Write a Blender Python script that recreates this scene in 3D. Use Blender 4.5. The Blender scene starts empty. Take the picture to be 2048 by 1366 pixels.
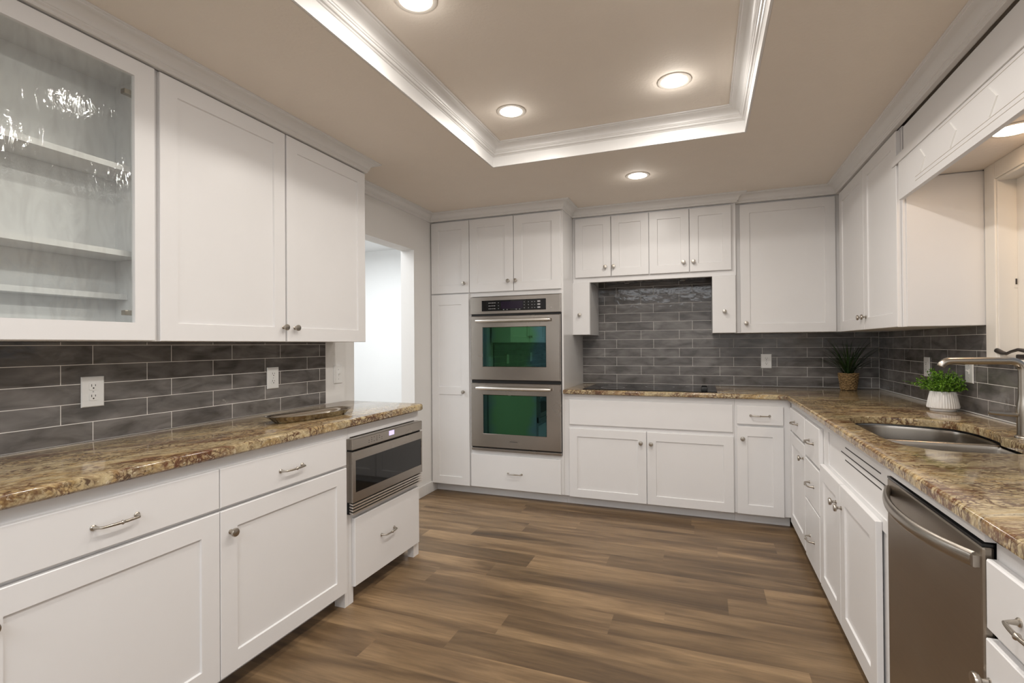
import bpy, bmesh, math, random
from mathutils import Vector, Matrix
random.seed(7)
S = bpy.context.scene
COL = S.collection

# ------------------------------------------------------------------ camera
CAM_H = 1.2686
cam_data = bpy.data.cameras.new('camera')
cam_data.sensor_width = 36.0
cam_data.lens = 1014.05 / 2048 * 36.0
cam_data.clip_start = 0.02
cam = bpy.data.objects.new('camera', cam_data)
COL.objects.link(cam)
cR = Vector((0.93562918, 0.35291329, -0.00708866))
cF = Vector((-0.35287536, 0.93565062, 0.0060741))
cU = Vector((0.00877614, -0.0031817, 0.99995643))
cam.matrix_world = Matrix(((cR.x, cU.x, -cF.x, 0), (cR.y, cU.y, -cF.y, 0), (cR.z, cU.z, -cF.z, CAM_H), (0, 0, 0, 1)))
S.camera = cam

# ------------------------------------------------------------------ world, exposure, big lights
S.view_settings.view_transform = 'Standard'
S.view_settings.look = 'None'
S.view_settings.gamma = 1.0
S.view_settings.use_curve_mapping = False
S.view_settings.exposure = 0.0
W = bpy.data.worlds.new('world'); S.world = W
W.use_nodes = True
W.node_tree.nodes['Background'].inputs[0].default_value = (0.75, 0.85, 1.0, 1)
W.node_tree.nodes['Background'].inputs[1].default_value = 0.35

def area(name, loc, size, power, color, direction, size_y=None, spread=180):
    l = bpy.data.lights.new(name, 'AREA')
    l.energy = power; l.color = color
    l.shape = 'RECTANGLE' if size_y else 'DISK'
    l.size = size
    if size_y: l.size_y = size_y
    l.spread = math.radians(spread)
    o = bpy.data.objects.new(name, l); COL.objects.link(o)
    o.location = loc
    o.rotation_euler = Vector(direction).to_track_quat('-Z', 'Y').to_euler()
    return o
LAMP_W = 5.5
BULB = 0.085
WARM = (1.0, 0.95, 0.885)
area('fill_light_behind', (-0.4, -1.6, 2.38), 2.4, 76, (0.90, 0.95, 1.0), (0, 0, -1), 2.0)  # added fill behind the camera, standing in for light from the unseen room
area('hall_fill', (-3.3, 3.2, 2.35), 1.6, 56, (0.95, 0.98, 1.0), (0, 0, -1), 2.6)  # unseen area light added under the hall ceiling to whiten the doorway view

# ------------------------------------------------------------------ material helpers
def nmat(name):
    m = bpy.data.materials.new(name); m.use_nodes = True
    nt = m.node_tree
    return m, nt, nt.nodes['Principled BSDF']
def N(nt, t, **kw):
    n = nt.nodes.new(t)
    for k, v in kw.items(): setattr(n, k, v)
    return n
def L(nt, a, b): nt.links.new(a, b)
def plain(name, col, rough=0.5, metal=0.0, spec=0.5, coat=0.0, noise=0.0, bump=0.0, bscale=60.0, emit=None, estr=0.0):
    m, nt, p = nmat(name)
    p.inputs['Base Color'].default_value = (*col, 1)
    p.inputs['Roughness'].default_value = rough
    p.inputs['Metallic'].default_value = metal
    p.inputs['Specular IOR Level'].default_value = spec
    p.inputs['Coat Weight'].default_value = coat
    if emit:
        p.inputs['Emission Color'].default_value = (*emit, 1)
        p.inputs['Emission Strength'].default_value = estr
    geo = N(nt, 'ShaderNodeNewGeometry')
    if noise:
        t = N(nt, 'ShaderNodeTexNoise'); t.inputs['Scale'].default_value = 9
        t.inputs['Detail'].default_value = 4
        L(nt, geo.outputs['Position'], t.inputs['Vector'])
        mx = N(nt, 'ShaderNodeMixRGB'); mx.blend_type = 'MULTIPLY'
        rp = N(nt, 'ShaderNodeValToRGB')
        rp.color_ramp.elements[0].color = (1 - noise, 1 - noise, 1 - noise, 1)
        rp.color_ramp.elements[1].color = (1, 1, 1, 1)
        L(nt, t.outputs['Fac'], rp.inputs['Fac'])
        mx.inputs[0].default_value = 1; mx.inputs[1].default_value = (*col, 1)
        L(nt, rp.outputs['Color'], mx.inputs[2]); L(nt, mx.outputs[0], p.inputs['Base Color'])
    if bump:
        t2 = N(nt, 'ShaderNodeTexNoise'); t2.inputs['Scale'].default_value = bscale
        t2.inputs['Detail'].default_value = 3
        L(nt, geo.outputs['Position'], t2.inputs['Vector'])
        b = N(nt, 'ShaderNodeBump'); b.inputs['Strength'].default_value = bump
        b.inputs['Distance'].default_value = 0.004
        L(nt, t2.outputs['Fac'], b.inputs['Height']); L(nt, b.outputs['Normal'], p.inputs['Normal'])
    return m

M = {}
M['paint'] = plain('white_cabinet_paint', (0.80, 0.79, 0.79), 0.35, bump=0.03, bscale=14, noise=0.03)
M['gloss_paint'] = plain('gloss_white_paint', (0.78, 0.77, 0.765), 0.16, bump=0.03, bscale=10)
M['wall'] = plain('wall_paint', (0.80, 0.79, 0.775), 0.55, bump=0.08, bscale=90)
M['hall_wall'] = plain('hall_paint', (0.86, 0.87, 0.87), 0.6, bump=0.05, bscale=90)
M['trim'] = plain('trim_paint', (0.80, 0.79, 0.78), 0.35, noise=0.03)
M['ceiling'] = plain('ceiling_paint', (0.86, 0.785, 0.70), 0.75, bump=0.35, bscale=70, noise=0.04)
M['nickel'] = plain('satin_nickel', (0.46, 0.42, 0.37), 0.28, metal=1.0, noise=0.08)
M['dark_nickel'] = plain('aged_bronze', (0.075, 0.065, 0.06), 0.35, metal=0.7, noise=0.2)
M['black'] = plain('black_recess', (0.006, 0.006, 0.006), 0.5, noise=0.1)
M['black_plastic'] = plain('black_plastic', (0.012, 0.012, 0.013), 0.2, noise=0.1)
M['black_glass'] = plain('black_glass', (0.006, 0.006, 0.007), 0.03, spec=0.35, noise=0.05)
M['grey_mark'] = plain('pale_grey_marking', (0.45, 0.45, 0.46), 0.5, noise=0.05)
M['purple_lcd'] = plain('purple_lcd', (0.014, 0.008, 0.021), 0.12, spec=0.3, noise=0.05)
M['lcd_on'] = plain('lit_display', (0.4, 0.35, 0.6), 0.3, emit=(0.72, 0.62, 1.0), estr=0.9, noise=0.02)
M['plastic'] = plain('white_outlet_plastic', (0.82, 0.82, 0.81), 0.3, noise=0.02)
M['slot'] = plain('slot_dark', (0.03, 0.028, 0.025), 0.6, noise=0.1)
M['ceramic'] = plain('white_ceramic', (0.83, 0.82, 0.80), 0.35, noise=0.04)
M['soil'] = plain('dark_soil', (0.03, 0.022, 0.014), 0.9, noise=0.4, bump=0.5)
M['rim'] = plain('light_trim_ring', (0.62, 0.57, 0.51), 0.5, noise=0.03)
M['lens'] = plain('lit_lens', (0.9, 0.85, 0.75), 0.4, emit=(1.0, 0.9, 0.75), estr=14.0, noise=0.02)
M['flange'] = plain('grey_flange', (0.20, 0.195, 0.195), 0.45, noise=0.15)
M['caulk'] = plain('white_caulk', (0.7, 0.69, 0.67), 0.5, noise=0.05)
M['handle_steel'] = plain('bright_steel_bar', (0.86, 0.83, 0.79), 0.34, metal=1.0, noise=0.05)
M['silver'] = plain('tarnished_silver', (0.66, 0.62, 0.56), 0.16, metal=1.0, noise=0.12, bump=0.10, bscale=40)
M['chevron'] = plain('bright_white_paint', (0.90, 0.89, 0.87), 0.4, noise=0.02)
M['shade_white'] = plain('window_paint', (0.80, 0.76, 0.70), 0.45, noise=0.03)

def steel(name, col, rough, axis, strength=0.05):
    m, nt, p = nmat(name)
    p.inputs['Metallic'].default_value = 1.0
    geo = N(nt, 'ShaderNodeNewGeometry')
    mp = N(nt, 'ShaderNodeMapping')
    sc = [260, 260, 260]; sc[axis] = 3
    mp.inputs['Scale'].default_value = sc
    L(nt, geo.outputs['Position'], mp.inputs['Vector'])
    t = N(nt, 'ShaderNodeTexNoise'); t.inputs['Scale'].default_value = 1.0; t.inputs['Detail'].default_value = 3
    L(nt, mp.outputs['Vector'], t.inputs['Vector'])
    t3 = N(nt, 'ShaderNodeTexNoise'); t3.inputs['Scale'].default_value = 5.0; t3.inputs['Detail'].default_value = 3
    L(nt, geo.outputs['Position'], t3.inputs['Vector'])
    r = N(nt, 'ShaderNodeMapRange'); r.inputs['To Min'].default_value = rough - 0.05; r.inputs['To Max'].default_value = rough + 0.08
    L(nt, t3.outputs['Fac'], r.inputs['Value']); L(nt, r.outputs[0], p.inputs['Roughness'])
    rp = N(nt, 'ShaderNodeValToRGB')
    rp.color_ramp.elements[0].color = (*[c * 0.93 for c in col], 1); rp.color_ramp.elements[1].color = (*[min(1, c * 1.05) for c in col], 1)
    L(nt, t.outputs['Fac'], rp.inputs['Fac']); L(nt, rp.outputs['Color'], p.inputs['Base Color'])
    b = N(nt, 'ShaderNodeBump'); b.inputs['Strength'].default_value = strength; b.inputs['Distance'].default_value = 0.001
    L(nt, t.outputs['Fac'], b.inputs['Height']); L(nt, b.outputs['Normal'], p.inputs['Normal'])
    return m
M['steel_x'] = steel('brushed_steel_oven', (0.40, 0.365, 0.33), 0.24, 0)
M['steel_y'] = steel('brushed_steel_side', (0.42, 0.385, 0.345), 0.28, 1)
M['steel_z'] = steel('brushed_steel_dishwasher', (0.36, 0.315, 0.265), 0.34, 1)
M['steel_sink'] = steel('brushed_steel_sink', (0.31, 0.28, 0.245), 0.22, 1, 0.03)

def coated_glass(name, c0, c1, c2, rough=0.03):
    m, nt, p = nmat(name)
    p.inputs['Metallic'].default_value = 1.0
    p.inputs['Roughness'].default_value = rough
    tc = N(nt, 'ShaderNodeTexCoord')
    sx = N(nt, 'ShaderNodeSeparateXYZ'); L(nt, tc.outputs['Generated'], sx.inputs[0])
    t = N(nt, 'ShaderNodeTexNoise'); t.inputs['Scale'].default_value = 2.0
    L(nt, tc.outputs['Generated'], t.inputs['Vector'])
    ad = N(nt, 'ShaderNodeMath'); ad.operation = 'MULTIPLY_ADD'; ad.inputs[1].default_value = 0.35
    L(nt, t.outputs['Fac'], ad.inputs[0]); L(nt, sx.outputs[0], ad.inputs[2])
    sb = N(nt, 'ShaderNodeMath'); sb.operation = 'SUBTRACT'; sb.inputs[1].default_value = 0.17
    L(nt, ad.outputs[0], sb.inputs[0])
    rp = N(nt, 'ShaderNodeValToRGB')
    e = rp.color_ramp.elements
    e[0].color = (*c0, 1); e[1].color = (*c0, 1)
    k = e.new(0.22); k.color = (*c1, 1)
    k = e.new(0.72); k.color = (*c1, 1)
    k = e.new(0.9); k.color = (*c2, 1)
    L(nt, sb.outputs[0], rp.inputs['Fac']); L(nt, rp.outputs['Color'], p.inputs['Base Color'])
    return m
M['oven_glass'] = coated_glass('green_coated_oven_glass', (0.05, 0.12, 0.13), (0.055, 0.16, 0.075), (0.06, 0.14, 0.16))
M['micro_glass'] = plain('dark_microwave_glass', (0.006, 0.006, 0.006), 0.04, coat=0.0, noise=0.05)

def tile_mat(name, axis, u0, v0, bw, rh, off):
    m, nt, p = nmat(name)
    geo = N(nt, 'ShaderNodeNewGeometry')
    sx = N(nt, 'ShaderNodeSeparateXYZ'); L(nt, geo.outputs['Position'], sx.inputs[0])
    su = N(nt, 'ShaderNodeMath'); su.operation = 'SUBTRACT'; su.inputs[1].default_value = u0 - 20 * bw
    L(nt, sx.outputs[axis], su.inputs[0])
    sv = N(nt, 'ShaderNodeMath'); sv.operation = 'SUBTRACT'; sv.inputs[1].default_value = v0
    L(nt, sx.outputs[2], sv.inputs[0])
    cb = N(nt, 'ShaderNodeCombineXYZ'); L(nt, su.outputs[0], cb.inputs[0]); L(nt, sv.outputs[0], cb.inputs[1])
    br = N(nt, 'ShaderNodeTexBrick')
    br.offset = off; br.offset_frequency = 2; br.squash = 1.0
    br.inputs['Scale'].default_value = 1.0
    br.inputs['Mortar Size'].default_value = 0.0013
    br.inputs['Mortar Smooth'].default_value = 0.1
    br.inputs['Bias'].default_value = 0.0
    br.inputs['Brick Width'].default_value = bw
    br.inputs['Row Height'].default_value = rh
    br.inputs['Color1'].default_value = (0.106, 0.098, 0.093, 1)
    br.inputs['Color2'].default_value = (0.146, 0.137, 0.130, 1)
    br.inputs['Mortar'].default_value = (0.74, 0.71, 0.68, 1)
    L(nt, cb.outputs[0], br.inputs['Vector'])
    # cloudy glaze
    mp = N(nt, 'ShaderNodeMapping'); mp.inputs['Scale'].default_value = (7, 20, 1)
    L(nt, cb.outputs[0], mp.inputs['Vector'])
    t = N(nt, 'ShaderNodeTexNoise'); t.inputs['Scale'].default_value = 1.0; t.inputs['Detail'].default_value = 5; t.inputs['Distortion'].default_value = 0.6
    L(nt, mp.outputs['Vector'], t.inputs['Vector'])
    rp = N(nt, 'ShaderNodeValToRGB')
    rp.color_ramp.elements[0].position = 0.3; rp.color_ramp.elements[0].color = (0.66, 0.65, 0.64, 1)
    rp.color_ramp.elements[1].position = 0.75; rp.color_ramp.elements[1].color = (1.75, 1.75, 1.78, 1)
    L(nt, t.outputs['Fac'], rp.inputs['Fac'])
    mu = N(nt, 'ShaderNodeMixRGB'); mu.blend_type = 'MULTIPLY'; mu.inputs[0].default_value = 1
    L(nt, br.outputs['Color'], mu.inputs[1]); L(nt, rp.outputs['Color'], mu.inputs[2])
    mx = N(nt, 'ShaderNodeMixRGB')
    L(nt, br.outputs['Fac'], mx.inputs[0]); L(nt, mu.outputs[0], mx.inputs[1]); mx.inputs[2].default_value = (0.74, 0.71, 0.68, 1)
    L(nt, mx.outputs[0], p.inputs['Base Color'])
    rr = N(nt, 'ShaderNodeMapRange'); rr.inputs['To Min'].default_value = 0.10; rr.inputs['To Max'].default_value = 0.7
    L(nt, br.outputs['Fac'], rr.inputs['Value']); L(nt, rr.outputs[0], p.inputs['Roughness'])
    # wavy handmade surface + grout groove
    t2 = N(nt, 'ShaderNodeTexNoise'); t2.inputs['Scale'].default_value = 16; t2.inputs['Detail'].default_value = 2.5
    L(nt, cb.outputs[0], t2.inputs['Vector'])
    h = N(nt, 'ShaderNodeMath'); h.operation = 'MULTIPLY_ADD'; h.inputs[1].default_value = -0.6
    L(nt, br.outputs['Fac'], h.inputs[0]); L(nt, t2.outputs['Fac'], h.inputs[2])
    b = N(nt, 'ShaderNodeBump'); b.inputs['Strength'].default_value = 0.55; b.inputs['Distance'].default_value = 0.003
    L(nt, h.outputs[0], b.inputs['Height']); L(nt, b.outputs['Normal'], p.inputs['Normal'])
    return m
M['tile_left'] = tile_mat('grey_tile_left', 1, 1.140, 0.9145, 0.305, 0.0725, 0.66)
M['tile_back'] = tile_mat('grey_tile_back', 0, -0.511, 0.9195, 0.3195, 0.0773, 0.667)
M['tile_right'] = tile_mat('grey_tile_right', 1, 3.104, 0.9145, 0.315, 0.0773, 0.314)

def granite(name, ang, seed):
    m, nt, p = nmat(name)
    geo = N(nt, 'ShaderNodeNewGeometry')
    mp = N(nt, 'ShaderNodeMapping')
    mp.inputs['Rotation'].default_value = (0, 0, ang)
    mp.inputs['Location'].default_value = (seed, seed * 1.7, 0)
    L(nt, geo.outputs['Position'], mp.inputs['Vector'])
    st = N(nt, 'ShaderNodeMapping'); st.inputs['Scale'].default_value = (1.0, 2.8, 1.5)
    L(nt, mp.outputs['Vector'], st.inputs['Vector'])
    def noise(scale, det, dist, src, rough=0.55):
        t = N(nt, 'ShaderNodeTexNoise')
        t.inputs['Scale'].default_value = scale; t.inputs['Detail'].default_value = det
        t.inputs['Distortion'].default_value = dist; t.inputs['Roughness'].default_value = rough
        L(nt, src, t.inputs['Vector']); return t.outputs['Fac']
    def ramp(fac, stops):
        r = N(nt, 'ShaderNodeValToRGB'); e = r.color_ramp.elements
        e[0].position, e[0].color = stops[0][0], (*stops[0][1], 1)
        e[1].position, e[1].color = stops[-1][0], (*stops[-1][1], 1)
        for pos, c in stops[1:-1]:
            k = e.new(pos); k.color = (*c, 1)
        L(nt, fac, r.inputs['Fac']); return r.outputs['Color']
    def mixc(fac, a, bcol, mode='MIX'):
        x = N(nt, 'ShaderNodeMixRGB'); x.blend_type = mode
        if isinstance(fac, float): x.inputs[0].default_value = fac
        else: L(nt, fac, x.inputs[0])
        L(nt, a, x.inputs[1])
        if isinstance(bcol, tuple): x.inputs[2].default_value = (*bcol, 1)
        else: L(nt, bcol, x.inputs[2])
        return x.outputs[0]
    def mul(a, b):
        x = N(nt, 'ShaderNodeMath'); x.operation = 'MULTIPLY'; L(nt, a, x.inputs[0]); L(nt, b, x.inputs[1]); return x.outputs[0]
    def gr(a, b): return [(a, (0, 0, 0)), (b, (1, 1, 1))]
    SV = st.outputs['Vector']; MV = mp.outputs['Vector']
    c = ramp(noise(3.2, 5, 1.0, SV, 0.6), [(0.30, (0.30, 0.265, 0.19)), (0.42, (0.40, 0.315, 0.18)), (0.50, (0.47, 0.385, 0.235)), (0.57, (0.41, 0.29, 0.135)), (0.64, (0.50, 0.42, 0.28)), (0.75, (0.33, 0.295, 0.22))])
    mott = ramp(noise(17, 6, 0.8, SV, 0.72), [(0.32, (0.45, 0.40, 0.34)), (0.50, (0.95, 0.93, 0.90)), (0.66, (1.28, 1.28, 1.28))])
    c = mixc(1.0, c, mott, 'MULTIPLY')
    # rusty drifts broken up by finer grain
    dr = ramp(noise(1.7, 4, 1.4, SV, 0.6), gr(0.50, 0.60))
    br = ramp(noise(15, 5, 1.2, SV, 0.7), gr(0.40, 0.56))
    c = mixc(mul(dr, br), c, (0.135, 0.055, 0.026))
    # brown crystal boundaries
    wn = N(nt, 'ShaderNodeTexNoise'); wn.inputs['Scale'].default_value = 12; wn.inputs['Detail'].default_value = 4
    L(nt, MV, wn.inputs['Vector'])
    wv = N(nt, 'ShaderNodeVectorMath'); wv.operation = 'MULTIPLY_ADD'; wv.inputs[1].default_value = (0.10, 0.10, 0.10)
    L(nt, wn.outputs['Color'], wv.inputs[0]); L(nt, MV, wv.inputs[2])
    ws = N(nt, 'ShaderNodeMapping'); ws.inputs['Scale'].default_value = (1.0, 2.4, 1.3); L(nt, wv.outputs[0], ws.inputs['Vector'])
    ve = N(nt, 'ShaderNodeTexVoronoi'); ve.feature = 'DISTANCE_TO_EDGE'; ve.inputs['Scale'].default_value = 30
    L(nt, ws.outputs['Vector'], ve.inputs['Vector'])
    er = N(nt, 'ShaderNodeMapRange'); er.inputs['From Min'].default_value = 0.03; er.inputs['From Max'].default_value = 0.16
    er.inputs['To Min'].default_value = 0.95; er.inputs['To Max'].default_value = 0.0
    L(nt, ve.outputs['Distance'], er.inputs['Value'])
    em = ramp(noise(4.0, 4, 0.8, SV), gr(0.43, 0.56))
    c = mixc(mul(er.outputs[0], em), c, (0.095, 0.040, 0.020))
    # dark elongated flecks in swarms
    fl = ramp(noise(30, 5, 1.0, SV, 0.72), gr(0.55, 0.61))
    fm = ramp(noise(4.5, 4, 0.8, SV, 0.6), [(0.40, (0.15, 0.15, 0.15)), (0.56, (0.9, 0.9, 0.9))])
    c = mixc(mul(fl, fm), c, (0.075, 0.043, 0.025))
    # pale crystals
    cr = ramp(noise(48, 3, 0.4, SV, 0.6), [(0.60, (0, 0, 0)), (0.67, (0.55, 0.55, 0.55))])
    c = mixc(cr, c, (0.66, 0.57, 0.41))
    L(nt, c, p.inputs['Base Color'])
    p.inputs['Roughness'].default_value = 0.10
    p.inputs['Specular IOR Level'].default_value = 0.42
    t = N(nt, 'ShaderNodeTexNoise'); t.inputs['Scale'].default_value = 70
    L(nt, geo.outputs['Position'], t.inputs['Vector'])
    b = N(nt, 'ShaderNodeBump'); b.inputs['Strength'].default_value = 0.04; b.inputs['Distance'].default_value = 0.002
    L(nt, t.outputs['Fac'], b.inputs['Height']); L(nt, b.outputs['Normal'], p.inputs['Normal'])
    return m
M['granite_left'] = granite('granite_left', math.radians(-70), 3.1)
M['granite_right'] = granite('granite_right', math.radians(-20), 8.4)

def floor_mat():
    m, nt, p = nmat('vinyl_plank_floor')
    at = N(nt, 'ShaderNodeAttribute'); at.attribute_name = 'plank'
    sc = N(nt, 'ShaderNodeSeparateColor'); L(nt, at.outputs['Color'], sc.inputs[0])
    geo = N(nt, 'ShaderNodeNewGeometry')
    off = N(nt, 'ShaderNodeVectorMath'); off.operation = 'MULTIPLY_ADD'
    off.inputs[1].default_value = (37.0, 53.0, 0)
    L(nt, at.outputs['Color'], off.inputs[0]); L(nt, geo.outputs['Position'], off.inputs[2])
    def stretched(sx, sy, scale, det, dist, rough=0.6):
        mp = N(nt, 'ShaderNodeMapping'); mp.inputs['Scale'].default_value = (sx, sy, 1)
        L(nt, off.outputs[0], mp.inputs['Vector'])
        t = N(nt, 'ShaderNodeTexNoise'); t.inputs['Scale'].default_value = scale; t.inputs['Detail'].default_value = det
        t.inputs['Distortion'].default_value = dist; t.inputs['Roughness'].default_value = rough
        L(nt, mp.outputs['Vector'], t.inputs['Vector']); return t.outputs['Fac']
    broad = stretched(0.9, 7.0, 1.0, 3, 0.6)
    rp = N(nt, 'ShaderNodeValToRGB'); e = rp.color_ramp.elements
    e[0].position = 0.28; e[0].color = (0.078, 0.047, 0.0245, 1)
    e[1].position = 0.78; e[1].color = (0.35, 0.232, 0.125, 1)
    k = e.new(0.42); k.color = (0.135, 0.084, 0.043, 1)
    k = e.new(0.55); k.color = (0.212, 0.137, 0.072, 1)
    L(nt, broad, rp.inputs['Fac'])
    grain = stretched(5.0, 75.0, 1.0, 5, 0.5, 0.75)
    g = N(nt, 'ShaderNodeMapRange'); g.inputs['From Min'].default_value = 0.3; g.inputs['From Max'].default_value = 0.7
    g.inputs['To Min'].default_value = 0.74; g.inputs['To Max'].default_value = 1.22
    L(nt, grain, g.inputs['Value'])
    mu = N(nt, 'ShaderNodeMixRGB'); mu.blend_type = 'MULTIPLY'; mu.inputs[0].default_value = 1
    L(nt, rp.outputs['Color'], mu.inputs[1]); L(nt, g.outputs[0], mu.inputs[2])
    # knots
    mp = N(nt, 'ShaderNodeMapping'); mp.inputs['Scale'].default_value = (2.0, 7.0, 1)
    L(nt, off.outputs[0], mp.inputs['Vector'])
    vo = N(nt, 'ShaderNodeTexVoronoi'); vo.inputs['Scale'].default_value = 1.0
    L(nt, mp.outputs['Vector'], vo.inputs['Vector'])
    kr = N(nt, 'ShaderNodeMapRange'); kr.inputs['From Min'].default_value = 0.0; kr.inputs['From Max'].default_value = 0.16
    kr.inputs['To Min'].default_value = 0.55; kr.inputs['To Max'].default_value = 1.0
    L(nt, vo.outputs['Distance'], kr.inputs['Value'])
    mk = N(nt, 'ShaderNodeMixRGB'); mk.blend_type = 'MULTIPLY'; mk.inputs[0].default_value = 1
    L(nt, mu.outputs[0], mk.inputs[1]); L(nt, kr.outputs[0], mk.inputs[2])
    tone = N(nt, 'ShaderNodeMapRange'); tone.inputs['To Min'].default_value = 0.74; tone.inputs['To Max'].default_value = 1.22
    L(nt, sc.outputs[2], tone.inputs['Value'])
    m2 = N(nt, 'ShaderNodeMixRGB'); m2.blend_type = 'MULTIPLY'; m2.inputs[0].default_value = 1
    L(nt, mk.outputs[0], m2.inputs[1]); L(nt, tone.outputs[0], m2.inputs[2])
    L(nt, m2.outputs[0], p.inputs['Base Color'])
    r = N(nt, 'ShaderNodeMapRange'); r.inputs['To Min'].default_value = 0.34; r.inputs['To Max'].default_value = 0.5
    L(nt, grain, r.inputs['Value']); L(nt, r.outputs[0], p.inputs['Roughness'])
    b = N(nt, 'ShaderNodeBump'); b.inputs['Strength'].default_value = 0.12; b.inputs['Distance'].default_value = 0.001
    L(nt, grain, b.inputs['Height']); L(nt, b.outputs['Normal'], p.inputs['Normal'])
    return m
M['floor'] = floor_mat()

def seeded_glass():
    m, nt, p = nmat('wavy_seeded_glass')
    out = nt.nodes['Material Output']; nt.nodes.remove(p)
    geo = N(nt, 'ShaderNodeNewGeometry')
    mp = N(nt, 'ShaderNodeMapping'); mp.inputs['Scale'].default_value = (1, 1.6, 0.8)
    L(nt, geo.outputs['Position'], mp.inputs['Vector'])
    t = N(nt, 'ShaderNodeTexNoise'); t.inputs['Scale'].default_value = 22; t.inputs['Detail'].default_value = 3; t.inputs['Distortion'].default_value = 1.0
    L(nt, mp.outputs['Vector'], t.inputs['Vector'])
    vo = N(nt, 'ShaderNodeTexVoronoi'); vo.inputs['Scale'].default_value = 55
    L(nt, mp.outputs['Vector'], vo.inputs['Vector'])
    sd = N(nt, 'ShaderNodeMapRange'); sd.inputs['From Min'].default_value = 0; sd.inputs['From Max'].default_value = 0.12
    sd.inputs['To Min'].default_value = 0.6; sd.inputs['To Max'].default_value = 0.0
    L(nt, vo.outputs['Distance'], sd.inputs['Value'])
    h = N(nt, 'ShaderNodeMath'); h.operation = 'ADD'; L(nt, t.outputs['Fac'], h.inputs[0]); L(nt, sd.outputs[0], h.inputs[1])
    b = N(nt, 'ShaderNodeBump'); b.inputs['Strength'].default_value = 0.5; b.inputs['Distance'].default_value = 0.0022
    L(nt, h.outputs[0], b.inputs['Height'])
    tr = N(nt, 'ShaderNodeBsdfTransparent'); tr.inputs['Color'].default_value = (0.965, 0.98, 0.972, 1)
    gl = N(nt, 'ShaderNodeBsdfGlossy'); gl.inputs['Roughness'].default_value = 0.04; gl.inputs['Color'].default_value = (0.9, 0.92, 0.92, 1)
    L(nt, b.outputs['Normal'], gl.inputs['Normal'])
    fr = N(nt, 'ShaderNodeFresnel'); fr.inputs['IOR'].default_value = 1.5
    L(nt, b.outputs['Normal'], fr.inputs['Normal'])
    f2 = N(nt, 'ShaderNodeMath'); f2.operation = 'MULTIPLY_ADD'; f2.inputs[1].default_value = 1.0; f2.inputs[2].default_value = 0.015
    L(nt, fr.outputs[0], f2.inputs[0])
    bf = N(nt, 'ShaderNodeMath'); bf.operation = 'SUBTRACT'; bf.inputs[0].default_value = 1.0; L(nt, geo.outputs['Backfacing'], bf.inputs[1])
    f3 = N(nt, 'ShaderNodeMath'); f3.operation = 'MULTIPLY'; L(nt, f2.outputs[0], f3.inputs[0]); L(nt, bf.outputs[0], f3.inputs[1])
    m2 = N(nt, 'ShaderNodeMapping'); m2.inputs['Scale'].default_value = (1, 20, 6)
    L(nt, geo.outputs['Position'], m2.inputs['Vector'])
    tn = N(nt, 'ShaderNodeTexNoise'); tn.inputs['Scale'].default_value = 1.0; tn.inputs['Detail'].default_value = 4; tn.inputs['Distortion'].default_value = 1.5
    L(nt, m2.outputs['Vector'], tn.inputs['Vector'])
    tr_ = N(nt, 'ShaderNodeValToRGB'); tr_.color_ramp.elements[0].position = 0.33; tr_.color_ramp.elements[0].color = (0.925, 0.935, 0.928, 1)
    tr_.color_ramp.elements[1].position = 0.55; tr_.color_ramp.elements[1].color = (0.965, 0.98, 0.972, 1)
    L(nt, tn.outputs['Fac'], tr_.inputs['Fac']); L(nt, tr_.outputs['Color'], tr.inputs['Color'])
    mx = N(nt, 'ShaderNodeMixShader'); L(nt, f3.outputs[0], mx.inputs[0]); L(nt, tr.outputs[0], mx.inputs[1]); L(nt, gl.outputs[0], mx.inputs[2])
    L(nt, mx.outputs[0], out.inputs['Surface'])
    return m
M['seeded'] = seeded_glass()
def window_glass():
    m, nt, p = nmat('clear_window_glass')
    out = nt.nodes['Material Output']; nt.nodes.remove(p)
    tr = N(nt, 'ShaderNodeBsdfTransparent'); gl = N(nt, 'ShaderNodeBsdfGlossy'); gl.inputs['Roughness'].default_value = 0.02
    lw = N(nt, 'ShaderNodeFresnel'); mx = N(nt, 'ShaderNodeMixShader'); geo = N(nt, 'ShaderNodeNewGeometry')
    bf = N(nt, 'ShaderNodeMath'); bf.operation = 'SUBTRACT'; bf.inputs[0].default_value = 1.0; L(nt, geo.outputs['Backfacing'], bf.inputs[1])
    f3 = N(nt, 'ShaderNodeMath'); f3.operation = 'MULTIPLY'; L(nt, lw.outputs[0], f3.inputs[0]); L(nt, bf.outputs[0], f3.inputs[1])
    L(nt, f3.outputs[0], mx.inputs[0]); L(nt, tr.outputs[0], mx.inputs[1]); L(nt, gl.outputs[0], mx.inputs[2])
    L(nt, mx.outputs[0], out.inputs['Surface'])
    return m
M['window_glass'] = window_glass()

def leafy(name, c0, c1, rough=0.45):
    m, nt, p = nmat(name)
    geo = N(nt, 'ShaderNodeNewGeometry')
    t = N(nt, 'ShaderNodeTexNoise'); t.inputs['Scale'].default_value = 45; L(nt, geo.outputs['Position'], t.inputs['Vector'])
    rp = N(nt, 'ShaderNodeValToRGB'); rp.color_ramp.elements[0].position = 0.35; rp.color_ramp.elements[1].position = 0.68
    rp.color_ramp.elements[0].color = (*c0, 1); rp.color_ramp.elements[1].color = (*c1, 1)
    L(nt, t.outputs['Fac'], rp.inputs['Fac']); L(nt, rp.outputs['Color'], p.inputs['Base Color'])
    p.inputs['Roughness'].default_value = rough
    return m
M['bright_leaf'] = leafy('bright_green_leaf', (0.03, 0.10, 0.006), (0.21, 0.42, 0.03))
M['dark_leaf'] = leafy('dark_grass_blade', (0.008, 0.022, 0.006), (0.03, 0.07, 0.015))
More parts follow.
